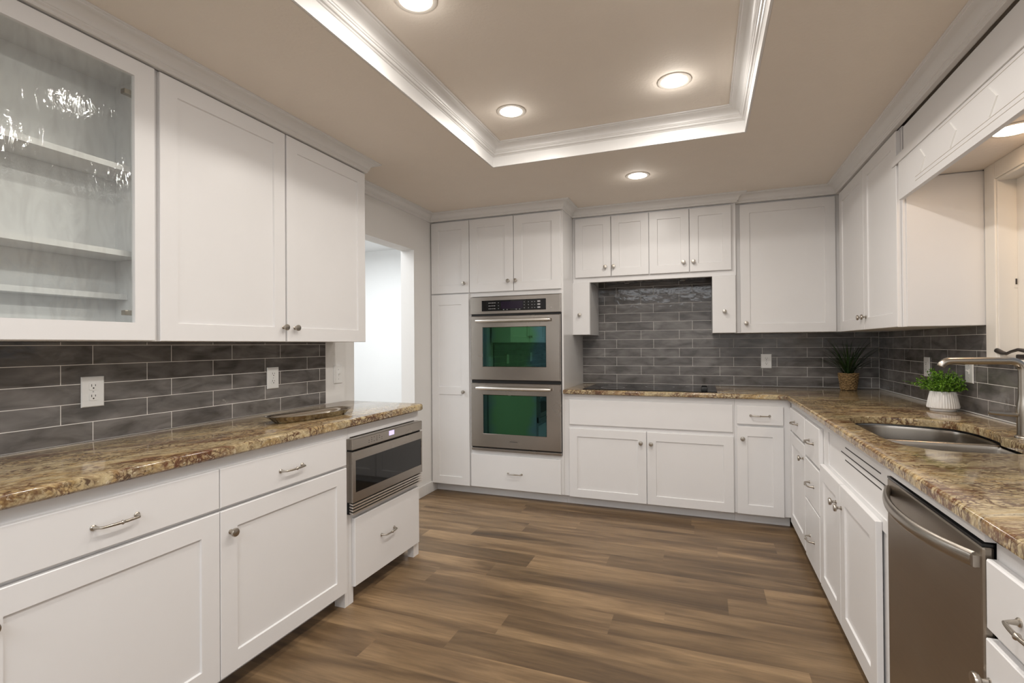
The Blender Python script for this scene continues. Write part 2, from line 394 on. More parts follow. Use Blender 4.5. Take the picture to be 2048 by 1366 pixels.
def wicker():
    m, nt, p = nmat('woven_seagrass')
    geo = N(nt, 'ShaderNodeNewGeometry')
    mp = N(nt, 'ShaderNodeMapping'); mp.inputs['Scale'].default_value = (110, 110, 260)
    L(nt, geo.outputs['Position'], mp.inputs['Vector'])
    t = N(nt, 'ShaderNodeTexNoise'); t.inputs['Scale'].default_value = 1.0; t.inputs['Detail'].default_value = 3
    L(nt, mp.outputs['Vector'], t.inputs['Vector'])
    rp = N(nt, 'ShaderNodeValToRGB'); e = rp.color_ramp.elements
    e[0].position = 0.38; e[0].color = (0.11, 0.062, 0.024, 1); e[1].position = 0.62; e[1].color = (0.46, 0.30, 0.135, 1)
    L(nt, t.outputs['Fac'], rp.inputs['Fac']); L(nt, rp.outputs['Color'], p.inputs['Base Color'])
    p.inputs['Roughness'].default_value = 0.75
    b = N(nt, 'ShaderNodeBump'); b.inputs['Strength'].default_value = 0.8; b.inputs['Distance'].default_value = 0.003
    L(nt, t.outputs['Fac'], b.inputs['Height']); L(nt, b.outputs['Normal'], p.inputs['Normal'])
    return m
M['wicker'] = wicker()

# ------------------------------------------------------------------ mesh helpers
WLOC = {}
class MB:
    def __init__(s): s.v = []; s.f = []; s.cols = None
    def add(s, vs, fs):
        n = len(s.v); s.v += [tuple(v) for v in vs]; s.f += [tuple(i + n for i in f) for f in fs]
    def box(s, a, b):
        x0, x1 = sorted((a[0], b[0])); y0, y1 = sorted((a[1], b[1])); z0, z1 = sorted((a[2], b[2]))
        s.add([(x0, y0, z0), (x1, y0, z0), (x1, y1, z0), (x0, y1, z0), (x0, y0, z1), (x1, y0, z1), (x1, y1, z1), (x0, y1, z1)],
              [(0, 3, 2, 1), (4, 5, 6, 7), (0, 1, 5, 4), (1, 2, 6, 5), (2, 3, 7, 6), (3, 0, 4, 7)])
        return s
    def loft(s, rings, closed=True, cap=True):
        n = len(rings[0]); vs = [v for r in rings for v in r]; fs = []
        for i in range(len(rings) - 1):
            for j in range(n if closed else n - 1):
                a = i * n + j; b = i * n + (j + 1) % n
                fs.append((a, b, b + n, a + n))
        if cap and closed:
            fs.append(tuple(reversed(range(n)))); fs.append(tuple(range((len(rings) - 1) * n, len(rings) * n)))
        s.add(vs, fs); return s
    def tube(s, path, r, seg=10, cap=True):
        path = [Vector(p) for p in path]
        rs = r if isinstance(r, (list, tuple)) else [r] * len(path)
        rings = []; up = None
        for i, p in enumerate(path):
            t = (path[min(i + 1, len(path) - 1)] - path[max(i - 1, 0)]).normalized()
            if up is None:
                up = Vector((0, 0, 1)) if abs(t.z) < 0.9 else Vector((1, 0, 0))
            a = t.cross(up).normalized(); up = a.cross(t).normalized()
            rings.append([p + (a * math.cos(k * 2 * math.pi / seg) + up * math.sin(k * 2 * math.pi / seg)) * rs[i] for k in range(seg)])
        return s.loft(rings, True, cap)
    def lathe(s, prof, origin, axis=(0, 0, 1), seg=24, mod=None, cap=True):
        ax = Vector(axis).normalized(); o = Vector(origin)
        a = ax.orthogonal().normalized(); b = ax.cross(a)
        rings = []
        for r, h in prof:
            ring = []
            for k in range(seg):
                th = k * 2 * math.pi / seg
                rr = r * (mod(th, h) if mod else 1)
                ring.append(o + ax * h + (a * math.cos(th) + b * math.sin(th)) * rr)
            rings.append(ring)
        return s.loft(rings, True, cap)
    def build(s, name, mat, parent=None, smooth=False, bevel=0.0, angle=None):
        me = bpy.data.meshes.new(name)
        xs = list(zip(*s.v))
        c = Vector([(min(q) + max(q)) / 2 for q in xs])
        me.from_pydata([Vector(v) - c for v in s.v], [], s.f)
        bm = bmesh.new(); bm.from_mesh(me)
        bmesh.ops.recalc_face_normals(bm, faces=bm.faces)
        if bevel:
            ed = [e for e in bm.edges if len(e.link_faces) == 2 and e.calc_face_angle(0) > 0.7]
            bmesh.ops.bevel(bm, geom=ed, offset=bevel, segments=2, affect='EDGES', profile=0.6)
        bm.to_mesh(me); bm.free()
        me.materials.append(mat)
        if smooth:
            for p in me.polygons: p.use_smooth = True
            try: me.set_sharp_from_angle(angle=math.radians(angle or 38))
            except Exception: pass
        o = bpy.data.objects.new(name, me); COL.objects.link(o)
        WLOC[o] = c
        if parent: o.parent = parent; o.location = c - WLOC[parent]
        else: o.location = c
        return o
def thing(name, label, cat, loc, group=None):
    o = bpy.data.objects.new(name, None); COL.objects.link(o)
    o.location = loc; o.empty_display_size = 0.05; WLOC[o] = Vector(loc)
    o['label'] = label; o['category'] = cat
    if group: o['group'] = group
    return o
def tag(o, label, cat, group=None):
    o['label'] = label; o['category'] = cat
    if group: o['group'] = group
    return o
def struct(o): o['kind'] = 'structure'; return o

# run frames: (u along the run, o out of the face frame, z)
DT = 0.020                                  # door thickness
XLF = -1.632; YBF = 3.890; XRF = 0.554      # face-frame planes of the base cabinets
XLU = -1.963; YHU = 4.208; YCU = 4.250; XRU = 0.928   # uppers
XLW = -2.176; YW = 4.568; XRW = 1.244; XDW = -2.215
def run_left(p): return lambda u, o, z: (p + o, u, z)
def run_back(p): return lambda u, o, z: (u, p - o, z)
def run_right(p): return lambda u, o, z: (p - o, u, z)

def rbox(mb, R, u0, u1, o0, o1, z0, z1): return mb.box(R(u0, o0, z0), R(u1, o1, z1))
def slab_door(mb, R, u0, u1, z0, z1, t=DT, c=0.003):
    o = 0.001
    rings = [[R(u0, o, z0), R(u1, o, z0), R(u1, o, z1), R(u0, o, z1)],
             [R(u0, t - c, z0), R(u1, t - c, z0), R(u1, t - c, z1), R(u0, t - c, z1)],
             [R(u0 + c, t, z0 + c), R(u1 - c, t, z0 + c), R(u1 - c, t, z1 - c), R(u0 + c, t, z1 - c)]]
    return mb.loft(rings)
def shaker(mb, R, u0, u1, z0, z1, st=0.07, t=DT, rec=0.007, panels=None, open_panel=False, c=0.002):
    """frame-and-panel door; panels = list of (u0,u1,z0,z1) recesses"""
    o = 0.001
    if panels is None: panels = [(u0 + st, u1 - st, z0 + st, z1 - st)]
    pz = sorted(panels, key=lambda q: q[2])
    A = [R(u0, o, z0), R(u1, o, z0), R(u1, o, z1), R(u0, o, z1)]
    B = [R(u0, t - c, z0), R(u1, t - c, z0), R(u1, t - c, z1), R(u0, t - c, z1)]
    if not open_panel:
        mb.add(A, [(0, 1, 2, 3)])
    mb.loft([A, B], True, False)
    Cc = [R(u0 + c, t, z0 + c), R(u1 - c, t, z0 + c), R(u1 - c, t, z1 - c), R(u0 + c, t, z1 - c)]
    mb.loft([B, Cc], True, False)
    # front face split into horizontal bands
    a0, a1 = u0 + c, u1 - c; zc = z0 + c
    def q(x0, x1, y0, y1): mb.add([R(x0, t, y0), R(x1, t, y0), R(x1, t, y1), R(x0, t, y1)], [(0, 1, 2, 3)])
    for (p0, p1, y0, y1) in pz:
        q(a0, a1, zc, y0); q(a0, p0, y0, y1); q(p1, a1, y0, y1)
        k = 0.003
        F = [R(p0, t, y0), R(p1, t, y0), R(p1, t, y1), R(p0, t, y1)]
        if open_panel:
            G = [R(p0, o, y0), R(p1, o, y0), R(p1, o, y1), R(p0, o, y1)]
            mb.loft([F, G], True, False)
            mb.loft([A, G], True, False)
        else:
            G = [R(p0 + k, t - rec, y0 + k), R(p1 - k, t - rec, y0 + k), R(p1 - k, t - rec, y1 - k), R(p0 + k, t - rec, y1 - k)]
            mb.loft([F, G], True, False)
            mb.add(G, [(0, 1, 2, 3)])
        zc = y1
    q(a0, a1, zc, z1 - c)
    return mb
def axis_of(R): return (Vector(R(0, 1, 0)) - Vector(R(0, 0, 0)))
def knob(R, u, z, parent, o=DT):
    mb = MB()
    prof = [(0.0085, 0.0), (0.0085, 0.002), (0.0055, 0.004), (0.0052, 0.014), (0.009, 0.017), (0.0145, 0.0195), (0.0155, 0.022), (0.0155, 0.026), (0.0140, 0.029), (0.006, 0.0305), (0.0005, 0.0308)]
    mb.lathe(prof, R(u, o, z), axis_of(R), 20)
    return mb.build('knob', M['nickel'], parent, True)
def pull(R, u, z, parent, w=0.118, o=DT, horiz=True):
    mb = MB(); pts = []; rs = []
    n = 24
    for i in range(n + 1):
        s = i / n; x = (s - 0.5) * w
        e = abs(2 * s - 1)
        out = 0.031 - 0.006 * e ** 2 if e < 0.86 else (0.031 - 0.006 * e * e) * (1 - ((e - 0.86) / 0.14)) ** 0.55
        rr = 0.0036 + 0.0012 * (1 - e)
        if e < 0.07: rr = 0.0072
        elif e < 0.13: rr = 0.0042
        if e > 0.93: rr = 0.0062
        pts.append(R(u + x, o + max(out, 0.0), z)); rs.append(rr)
    mb.tube(pts, rs, 10)
    for s in (-1, 1):
        mb.lathe([(0.0085, 0.0), (0.0085, 0.0025), (0.006, 0.005)], R(u + s * w / 2, o, z), axis_of(R), 16)
    return mb.build('handle', M['nickel'], parent, True)

def add_door(R, u0, u1, z0, z1, parent, kn=None, st=0.07, panels=None, name='door', slab=False):
    mb = MB()
    if slab: slab_door(mb, R, u0, u1, z0, z1)
    else: shaker(mb, R, u0, u1, z0, z1, st, panels=panels)
    d = mb.build(name, M['paint'], parent)
    if kn: knob(R, kn[0], kn[1], d)
    return d
def add_drawer(R, u0, u1, z0, z1, parent, hu=None, hz=None, w=0.118):
    d = slab_door(MB(), R, u0, u1, z0, z1).build('drawer', M['paint'], parent)
    if hu is not None: pull(R, hu, hz, d, w)
    return d
def carcass(R, u0, u1, z0, z1, depth, parent, name='carcass'):
    return rbox(MB(), R, u0, u1, -depth, 0, z0, z1).build(name, M['paint'], parent)
def toe(R, u0, u1, parent, h=0.08, rec=0.075, depth=0.5):
    return rbox(MB(), R, u0, u1, -depth, -rec, 0.0, h).build('toe_kick', M['paint'], parent)

# ------------------------------------------------------------------ room shell
ZC = 2.398; ZT = 2.528
TX0, TX1, TY0, TY1 = -1.2515, 0.228, 0.25, 2.987
XB0, XB1, YB0, YB1 = -2.30, 1.36, -3.20, 4.66      # outer shell

# floor: planks, with joints where the photograph shows them
def make_floor():
    mb = MB(); cols = []
    joints = {11: -1.03, 12: -0.866, 13: -0.404, 14: -1.415, 15: -1.134, 16: -0.955, 17: -0.535, 18: -0.232, 19: 0.07, 20: 0.405, 21: -0.068, 22: -1.325, 10: -0.1, 9: -0.6}
    tones = {(14, -1): 0.25, (14, 0): 0.75, (16, -1): 0.3, (16, 0): 0.72, (15, 0): 0.22, (17, 0): 0.28, (17, -1): 0.8, (18, 0): 0.5, (18, -1): 0.25, (12, 0): 0.5, (12, -1): 0.85, (11, 0): 0.3, (11, -1): 0.8, (13, 0): 0.35, (15, 1): 0.6, (22, 0): 0.2}
    pw, pl = 0.17, 1.235
    def row_x(r):
        rnd = random.Random(r * 31 + 5)
        return joints.get(r, rnd.uniform(-1.2, 0.0))
    X0, X1 = -4.4, 1.30
    r = math.floor((YB0 - 0.015) / pw)
    while 0.015 + r * pw < 5.6:
        y0 = 0.015 + r * pw; y1 = y0 + pw
        j = row_x(r); k = -6
        while j + k * pl < X1:
            a, b = max(j + k * pl, X0), min(j + (k + 1) * pl, X1)
            if b > a:
                rnd = random.Random(r * 1009 + k * 17)
                ton = tones.get((r, k), rnd.uniform(0.25, 0.8))
                mb.add([(a, y0, 0), (b, y0, 0), (b, y1, 0), (a, y1, 0)], [(0, 1, 2, 3)])
                cols.append((rnd.random(), rnd.random(), ton, 1))
            k += 1
        r += 1
    # solid underside
    me_cols = cols
    o = mb.build('floor', M['floor'])
    at = o.data.attributes.new('plank', 'FLOAT_COLOR', 'CORNER')
    for i, p in enumerate(o.data.polygons):
        for li in p.loop_indices: at.data[li].color = me_cols[i]
    for p in o.data.polygons:
        if p.normal.z < 0: p.flip()
    return struct(o)
make_floor()

cl = MB()
cl.box((XB0, YB0, ZC), (TX0, YB1, ZC + 0.2)); cl.box((TX1, YB0, ZC), (XB1, YB1, ZC + 0.2))
cl.box((TX0, YB0, ZC), (TX1, TY0, ZC + 0.2)); cl.box((TX0, TY1, ZC), (TX1, YB1, ZC + 0.2))
cl.box((TX0, TY0, ZT), (TX1, TY1, ZC + 0.2))
struct(cl.build('ceiling', M['ceiling']))
# left wall with doorway (Y 2.838..3.60, up to 2.052)
wl = MB()
wl.box((XB0, YB0, 0), (XLW - 0.008, 2.70, ZC))
wl.box((XB0 - 0.04, 2.70, 0), (XDW, 2.838, ZC)); wl.box((XB0 - 0.04, 3.605, 0), (XDW, YB1, ZC))
wl.box((XB0 - 0.04, 2.838, 2.052), (XDW, 3.605, ZC))
struct(wl.build('wall_left', M['wall']))
struct(MB().box((XB0, YW + 0.008, 0), (XB1, YB1, ZC)).build('wall_back', M['wall']))
# right wall with window opening
WY0, WY1, WZ0, WZ1 = 1.45, 2.905, 1.19, 2.00
wr = MB()
wr.box((XRW + 0.008, YB0, 0), (XB1, WY0, ZC)); wr.box((XRW + 0.008, WY1, 0), (XB1, YW + 0.008, ZC))
wr.box((XRW + 0.008, WY0, 0), (XB1, WY1, WZ0)); wr.box((XRW + 0.008, WY0, WZ1), (XB1, WY1, ZC))
struct(wr.build('wall_right', M['wall']))
# wall behind the camera
wf = MB()
wf.box((XB0, YB0 - 0.1, 0), (XB1, YB0, ZC))
struct(wf.build('wall_front', M['wall']))
# hall beyond the doorway
struct(MB().box((-4.3, 1.2, 0), (-4.2, 5.4, 2.5)).build('wall_hall', M['hall_wall']))
hw = MB(); hw.box((-4.2, 5.2, 0), (XB0 - 0.04, 5.3, 2.5)); hw.box((-4.2, 1.2, 0), (XB0 - 0.04, 1.3, 2.5))
struct(hw.build('wall_hall_end', M['hall_wall']))
struct(MB().box((-4.3, 1.2, 2.42), (XB0 - 0.04, 5.4, 2.5)).build('ceiling_hall', M['hall_wall']))

# mouldings
def moulding(path, prof, closed=False):
    """path of (x,y), the room lies to the right of it; prof of (offset into room, z)"""
    n = len(path); P2 = [Vector(p) for p in path]; rings = []
    for i in range(n):
        def nrm(a, b):
            d = (b - a).normalized(); return Vector((d.y, -d.x))
        if closed: n0, n1 = nrm(P2[i - 1], P2[i]), nrm(P2[i], P2[(i + 1) % n])
        else:
            n0 = nrm(P2[i - 1], P2[i]) if i else None
            n1 = nrm(P2[i], P2[i + 1]) if i < n - 1 else None
            n0 = n0 or n1; n1 = n1 or n0
        m = (n0 + n1); m = m / max(m.dot(n0), 0.2)
        rings.append([(P2[i].x + m.x * d, P2[i].y + m.y * d, z) for d, z in prof])
    if closed: rings.append(rings[0])
    mb = MB(); mb.loft(rings, True, not closed); return mb
def cove(d0, z0, d1, z1, n=8):
    return [(d0 + (d1 - d0) * (1 - math.cos(t * math.pi / 2 / n)), z0 + (z1 - z0) * math.sin(t * math.pi / 2 / n)) for t in range(n + 1)]
crown = [(-0.012, 2.333), (0.010, 2.333), (0.013, 2.336), (0.013, 2.343), (0.016, 2.3455), (0.019, 2.348), (0.019, 2.352)] + cove(0.022, 2.354, 0.062, 2.3865) + [(0.066, 2.3875), (0.067, 2.391), (0.074, 2.392), (0.075, 2.3975), (-0.012, 2.3975)]
lp = XLU + DT; hp = YHU - DT; cp = YCU - DT; rp_ = XRU - DT; tp = YBF - DT
struct(moulding([(XDW, -0.5 + 1.0), (lp, 0.5), (lp, 2.60), (XDW, 2.60), (XDW, tp), (-1.035, tp), (-1.035, hp), (0.237, hp), (0.237, cp), (rp_, cp), (rp_, 0.30), (XRW, 0.30)], crown).build('trim_1', M['trim'], smooth=True, angle=25))
tray_prof = [(-0.006, 2.402), (0.0, 2.400), (0.004, 2.3985), (0.010, 2.399), (0.010, 2.462), (0.014, 2.464), (0.017, 2.468), (0.024, 2.470), (0.027, 2.474), (0.027, 2.480), (0.031, 2.482), (0.033, 2.487)] + cove(0.036, 2.489, 0.074, 2.515) + [(0.079, 2.516), (0.081, 2.520), (0.088, 2.521), (0.090, 2.5275), (-0.006, 2.5275)]
struct(moulding([(TX0, TY0), (TX0, TY1), (TX1, TY1), (TX1, TY0)], tray_prof, True).build('trim_2', M['trim'], smooth=True, angle=25))
# baseboard beside the doorway
struct(MB().box((XDW, 3.605, 0), (XDW + 0.012, 3.965, 0.09)).build('baseboard_left', M['trim'], bevel=0.003))

# ------------------------------------------------------------------ window on the right
win = struct(bpy.data.objects.new('window_1', None)); COL.objects.link(win); win.location = (XRW, 2.2, WZ0); WLOC[win] = Vector((XRW, 2.2, WZ0))
cs = MB(); x0, x1 = XRW - 0.010, XRW + 0.008
cs.box((x0, WY1, WZ0 - 0.02), (x1, WY1 + 0.088, WZ1 + 0.075)); cs.box((x0, WY0 - 0.088, WZ0 - 0.02), (x1, WY0, WZ1 + 0.075)); cs.box((x0, WY0, WZ1), (x1, WY1, WZ1 + 0.075))
cs.build('casing', M['shade_white'], win, bevel=0.004)
jb = MB()
jb.box((XRW - 0.004, WY1 - 0.012, WZ0), (XRW + 0.085, WY1, WZ1)); jb.box((XRW - 0.004, WY0, WZ0), (XRW + 0.085, WY0 + 0.012, WZ1)); jb.box((XRW - 0.004, WY0 + 0.012, WZ1 - 0.012), (XRW + 0.085, WY1 - 0.012, WZ1))
jb.build('jamb', M['shade_white'], win, bevel=0.002)
MB().box((XRW - 0.03, WY0 - 0.09, WZ0 - 0.022), (XRW + 0.085, WY1 + 0.09, WZ0)).build('sill', M['shade_white'], win, bevel=0.004)
sh = MB(); sx0, sx1 = XRW + 0.062, XRW + 0.10
sh.box((sx0, WY1 - 0.075, WZ0), (sx1, WY1 - 0.012, WZ1 - 0.012)); sh.box((sx0, WY0 + 0.012, WZ0), (sx1, WY0 + 0.075, WZ1 - 0.012))
sh.box((sx0, WY0 + 0.075, WZ0), (sx1, WY1 - 0.075, WZ0 + 0.06)); sh.box((sx0, WY0 + 0.075, WZ1 - 0.072), (sx1, WY1 - 0.075, WZ1 - 0.012))
sash = sh.build('sash', M['shade_white'], win, bevel=0.003)
MB().box((XRW + 0.078, WY0 + 0.07, WZ0 + 0.055), (XRW + 0.083, WY1 - 0.07, WZ1 - 0.067)).build('pane', M['window_glass'], sash)
lk = MB(); lk.box((XRW + 0.050, WY1 - 0.014, 1.505), (XRW + 0.062, WY1 - 0.011, 1.56)); lk.build('latch_plate', M['shade_white'], win)
MB().box((XRW + 0.054, WY1 - 0.0165, 1.52), (XRW + 0.059, WY1 - 0.0135, 1.545)).build('latch', M['dark_nickel'], win)
# casement crank on the sill
ck = thing('window_crank', 'dark bronze casement window crank on the window sill above the faucet', 'window crank', (XRW + 0.03, 2.70, WZ0))
MB().box((XRW + 0.0, 2.58, WZ0), (XRW + 0.058, 2.78, WZ0 + 0.022)).build('housing', M['dark_nickel'], ck, bevel=0.006)
mb = MB(); mb.tube([(XRW + 0.025, 2.69, WZ0 + 0.020), (XRW + 0.015, 2.73, WZ0 + 0.036), (XRW + 0.008, 2.775, WZ0 + 0.042), (XRW + 0.004, 2.82, WZ0 + 0.033), (XRW + 0.0, 2.85, WZ0 + 0.022)], [0.010, 0.009, 0.007, 0.006, 0.006], 10)
mb.build('crank_arm', M['dark_nickel'], ck, True)
mb = MB(); mb.tube([(XRW + 0.0, 2.845, WZ0 + 0.024), (XRW - 0.004, 2.87, WZ0 + 0.026), (XRW - 0.008, 2.905, WZ0 + 0.037), (XRW - 0.009, 2.912, WZ0 + 0.039)], [0.006, 0.010, 0.011, 0.006], 12)
mb.build('crank_knob', M['dark_nickel'], ck, True)

# ------------------------------------------------------------------ backsplashes
tag(MB().box((XLW - 0.0062, 0.30, 0.9145), (XLW, 2.515, 1.2895)).build('tile_backsplash', M['tile_left']), 'grey glazed subway tile backsplash on the left wall above the short counter', 'backsplash')
tb = MB(); tb.box((-1.030, YW, 0.9145), (XRW - 0.0001, YW + 0.0062, 1.343)); tb.box((-0.882, YW, 1.343), (0.066, YW + 0.0062, 1.86))
tag(tb.build('tile_backsplash', M['tile_back']), 'grey glazed subway tile backsplash on the far wall behind the cooktop', 'backsplash')
tb = MB(); tb.box((XRW, 2.994, 0.9145), (XRW + 0.0062, YW - 0.0002, 1.343)); tb.box((XRW, 0.30, 0.9145), (XRW + 0.0062, 2.994, WZ0 - 0.023))
tag(tb.build('tile_backsplash', M['tile_right']), 'grey glazed subway tile backsplash on the right wall behind sink and faucet', 'backsplash')

# ------------------------------------------------------------------ base cabinets, left run
R = run_left(XLF)
def left_base(u0, u1, d0, d1, label, kz=0.597):
    t = thing('base_cabinet', label, 'cabinet', (XLF, (u0 + u1) / 2, 0), 'base cabinets of the left run')
    carcass(R, u0, u1, 0.08, 0.874, 0.54, t); toe(R, u0, u1, t, 0.08, 0.09, 0.54)
    add_drawer(R, d0, d1, 0.692, 0.832, t, (d0 + d1) / 2 - 0.008, 0.761)
    add_door(R, d0, d1, 0.083, 0.680, t, (d0 + 0.040, 0.597))
    return t
left_base(-0.03, 0.644, -0.018, 0.640, 'white base cabinet at the near end of the left run')
left_base(0.646, 1.3225, 0.655, 1.321, 'white base cabinet at lower left with wide drawer over one shaker door')
t = left_base(1.3225, 2.040, 1.324, 2.006, 'white base cabinet beside the microwave with drawer over one shaker door')
mb = MB(); rbox(mb, R, 2.012, 2.040, -0.06, 0.0, 0.0, 0.08); mb.build('foot', M['paint'], t)
t = thing('base_cabinet', 'white base cabinet holding the microwave drawer over one plain drawer', 'cabinet', (XLF, 2.37, 0), 'base cabinets of the left run')
mb = MB(); rbox(mb, R, 2.041, 2.690, -0.54, 0, 0.08, 0.440); rbox(mb, R, 2.041, 2.690, -0.54, 0, 0.818, 0.874)
rbox(mb, R, 2.041, 2.053, -0.54, 0, 0.440, 0.818); rbox(mb, R, 2.650, 2.690, -0.54, 0, 0.440, 0.818)
mb.build('carcass', M['paint'], t)
toe(R, 2.041, 2.690, t, 0.08, 0.10, 0.54)
mb = MB(); rbox(mb, R, 2.041, 2.075, -0.06, 0, 0, 0.08); mb.build('foot', M['paint'], t)
mb = MB(); rbox(mb, R, 2.632, 2.690, -0.04, 0, 0, 0.08); mb.build('foot', M['paint'], t)
add_drawer(R, 2.066, 2.668, 0.082, 0.418, t, 2.342, 0.262)

# microwave drawer
mw = thing('microwave_drawer', 'stainless steel built-in microwave drawer with dark glass window under the left counter', 'microwave', (XLF + 0.01, 2.35, 0.444))
mb = MB(); rbox(mb, R, 2.056, 2.646, -0.45, -0.0, 0.448, 0.814); mb.build('housing', M['steel_y'], mw)
mb = MB(); rbox(mb, R, 2.026, 2.672, 0.001, 0.040, 0.761, 0.814); cpn = mb.build('control_panel', M['steel_y'], mw, bevel=0.003)
mb = MB(); rbox(mb, R, 2.330, 2.376, 0.0395, 0.0415, 0.782, 0.806); mb.build('display', M['lcd_on'], cpn)
mb = MB()
for i in range(6):
    for j in range(3):
        if (i + j * 2) % 5 != 4: rbox(mb, R, 2.15 + i * 0.022, 2.158 + i * 0.022, 0.0395, 0.0405, 0.777 + j * 0.010, 0.779 + j * 0.010)
mb.build('key_markings', M['black_plastic'], cpn)
mb = MB(); rbox(mb, R, 2.030, 2.670, 0.001, 0.025, 0.752, 0.761); mb.build('vent_gap', M['black'], mw)
dm = MB(); o1 = 0.040
rbox(dm, R, 2.026, 2.672, 0.001, o1, 0.708, 0.752); rbox(dm, R, 2.026, 2.672, 0.001, o1, 0.506, 0.552); rbox(dm, R, 2.026, 2.048, 0.001, o1, 0.552, 0.708); rbox(dm, R, 2.662, 2.672, 0.001, o1, 0.552, 0.708)
md = dm.build('door', M['steel_y'], mw)
mb = MB(); rbox(mb, R, 2.048, 2.662, 0.002, 0.038, 0.552, 0.708); mb.build('window', M['micro_glass'], md)
gm = MB(); rbox(gm, R, 2.030, 2.668, 0.001, 0.018, 0.446, 0.506); g = gm.build('grille', M['black'], mw)
for i in range(4):
    mb = MB(); za = 0.4490 + i * 0.0142
    mb.loft([[R(2.026, 0.019, za + 0.004), R(2.026, 0.040, za), R(2.026, 0.040, za + 0.0075), R(2.026, 0.019, za + 0.0115)], [R(2.672, 0.019, za + 0.004), R(2.672, 0.040, za), R(2.672, 0.040, za + 0.0075), R(2.672, 0.019, za + 0.0115)]])
    mb.build('louver', M['handle_steel'], g)

# ------------------------------------------------------------------ upper cabinets, left run
R = run_left(XLU)
t = thing('wall_cabinet', 'white wall cabinet with wavy seeded glass door at upper left', 'cabinet', (XLU, 0.95, 1.291), 'wall cabinets')
mb = MB(); D = 0.205
rbox(mb, R, 0.50, 1.330, -D, -D + 0.012, 1.291, 2.335)
rbox(mb, R, 0.50, 0.518, -D, 0, 1.291, 2.335); rbox(mb, R, 1.312, 1.330, -D, 0, 1.291, 2.335)
rbox(mb, R, 0.518, 1.312, -D, 0, 1.291, 1.315); rbox(mb, R, 0.518, 1.312, -D, 0, 2.29, 2.335)
mb.build('carcass', M['paint'], t)
for z, dd in ((1.930, 0.03), (1.615, 0.03), (1.462, 0.12)):
    mb = MB(); rbox(mb, R, 0.519, 1.311, -D + 0.013, -dd, z - 0.010, z + 0.010); mb.build('shelf', M['paint'], t)
mb = MB(); shaker(mb, R, 0.512, 1.322, 1.293, 2.327, panels=[(0.588, 1.2485, 1.359, 2.266)], open_panel=True)
d = mb.build('door', M['paint'], t)
mb = MB(); rbox(mb, R, 0.580, 1.256, 0.004, 0.009, 1.351, 2.274); mb.build('glass_pane', M['seeded'], d)
for z in (2.205, 1.395):
    mb = MB(); rbox(mb, R, 1.226, 1.311, -0.022, 0.0005, z - 0.009, z + 0.009); mb.build('hinge', M['nickel'], d, bevel=0.002)
t = thing('wall_cabinet', 'white two-door wall cabinet beside the glass-door one, above the left backsplash', 'cabinet', (XLU, 1.96, 1.291), 'wall cabinets')
carcass(R, 1.331, 2.600, 1.291, 2.335, 0.205, t)
add_door(R, 1.341, 1.964, 1.291, 2.327, t, (1.948, 1.362))
add_door(R, 1.974, 2.602, 1.291, 2.327, t, (2.022, 1.361))

# ------------------------------------------------------------------ tall oven wall
R = run_back(YBF); DEP = YW - YBF - 0.002
t = thing('pantry_cabinet', 'tall narrow white pantry cabinet left of the double oven', 'cabinet', (-2.03, YBF, 0))
carcass(R, -2.212, -1.842, 0.08, 2.335, DEP, t); toe(R, -2.212, -1.842, t, 0.08, 0.07, DEP)
add_door(R, -2.205, -1.844, 1.7095, 2.322, t, (-1.884, 1.788), 0.07)
add_door(R, -2.205, -1.848, 0.080, 1.700, t, (-1.897, 0.872), panels=[(-2.135, -1.918, 0.147, 0.846), (-2.135, -1.918, 0.910, 1.612)])
t = thing('oven_cabinet', 'tall white cabinet around the double oven, two doors above and a drawer below', 'cabinet', (-1.44, YBF, 0))
mb = MB()
rbox(mb, R, -1.841, -1.824, -DEP, 0, 0.08, 2.335); rbox(mb, R, -1.046, -1.031, -DEP, 0, 0.08, 2.335)
rbox(mb, R, -1.824, -1.046, -DEP, 0, 0.08, 0.385); rbox(mb, R, -1.824, -1.046, -DEP, 0, 1.672, 2.335)
mb.build('carcass', M['gloss_paint'], t); toe(R, -1.841, -1.031, t, 0.08, 0.07, DEP)
add_door(R, -1.839, -1.4455, 1.708, 2.322, t, (-1.486, 1.789), 0.072)
add_door(R, -1.4405, -1.046, 1.708, 2.322, t, (-1.421, 1.790), 0.072)
add_drawer(R, -1.836, -1.056, 0.082, 0.357, t, -1.443, 0.216)

ov = thing('double_oven', 'stainless steel double wall oven with green-tinted glass doors and bar handles', 'oven', (-1.436, YBF - 0.01, 0.392))
mb = MB(); rbox(mb, R, -1.818, -1.052, -0.58, 0.0, 0.392, 1.666); mb.build('housing', M['black_plastic'], ov)
F0 = 0.0012
mb = MB(); rbox(mb, R, -1.829, -1.045, F0, 0.030, 1.523, 1.666); pn = mb.build('control_panel', M['steel_x'], ov, bevel=0.004)
mb = MB(); rbox(mb, R, -1.722, -1.166, 0.029, 0.0325, 1.546, 1.634); mb.build('panel_glass', M['black_glass'], pn, bevel=0.003)
mb = MB(); rbox(mb, R, -1.55, -1.36, 0.032, 0.0332, 1.562, 1.622); mb.build('display', M['purple_lcd'], pn)
rnd = random.Random(3); marks = []
for j in range(3):
    x = -1.66
    while x < -1.60:
        w = rnd.uniform(0.008, 0.016); marks.append((x, x + w, 1.563 + j * 0.024, 1.567 + j * 0.024)); x += w + 0.005
for x in (-1.575, -1.35, -1.315, -1.285, -1.262): marks += [(x, x + 0.007, 1.563 + j * 0.024, 1.566 + j * 0.024) for j in range(3)]
marks += [(x, x + 0.008, 1.554, 1.558) for x in (-1.53, -1.50, -1.42, -1.39)]
for a_, b_, c_, d_ in marks:
    mb = MB(); rbox(mb, R, a_, b_, 0.032, 0.0334, c_, d_); mb.build('key_marking', M['grey_mark'], pn)
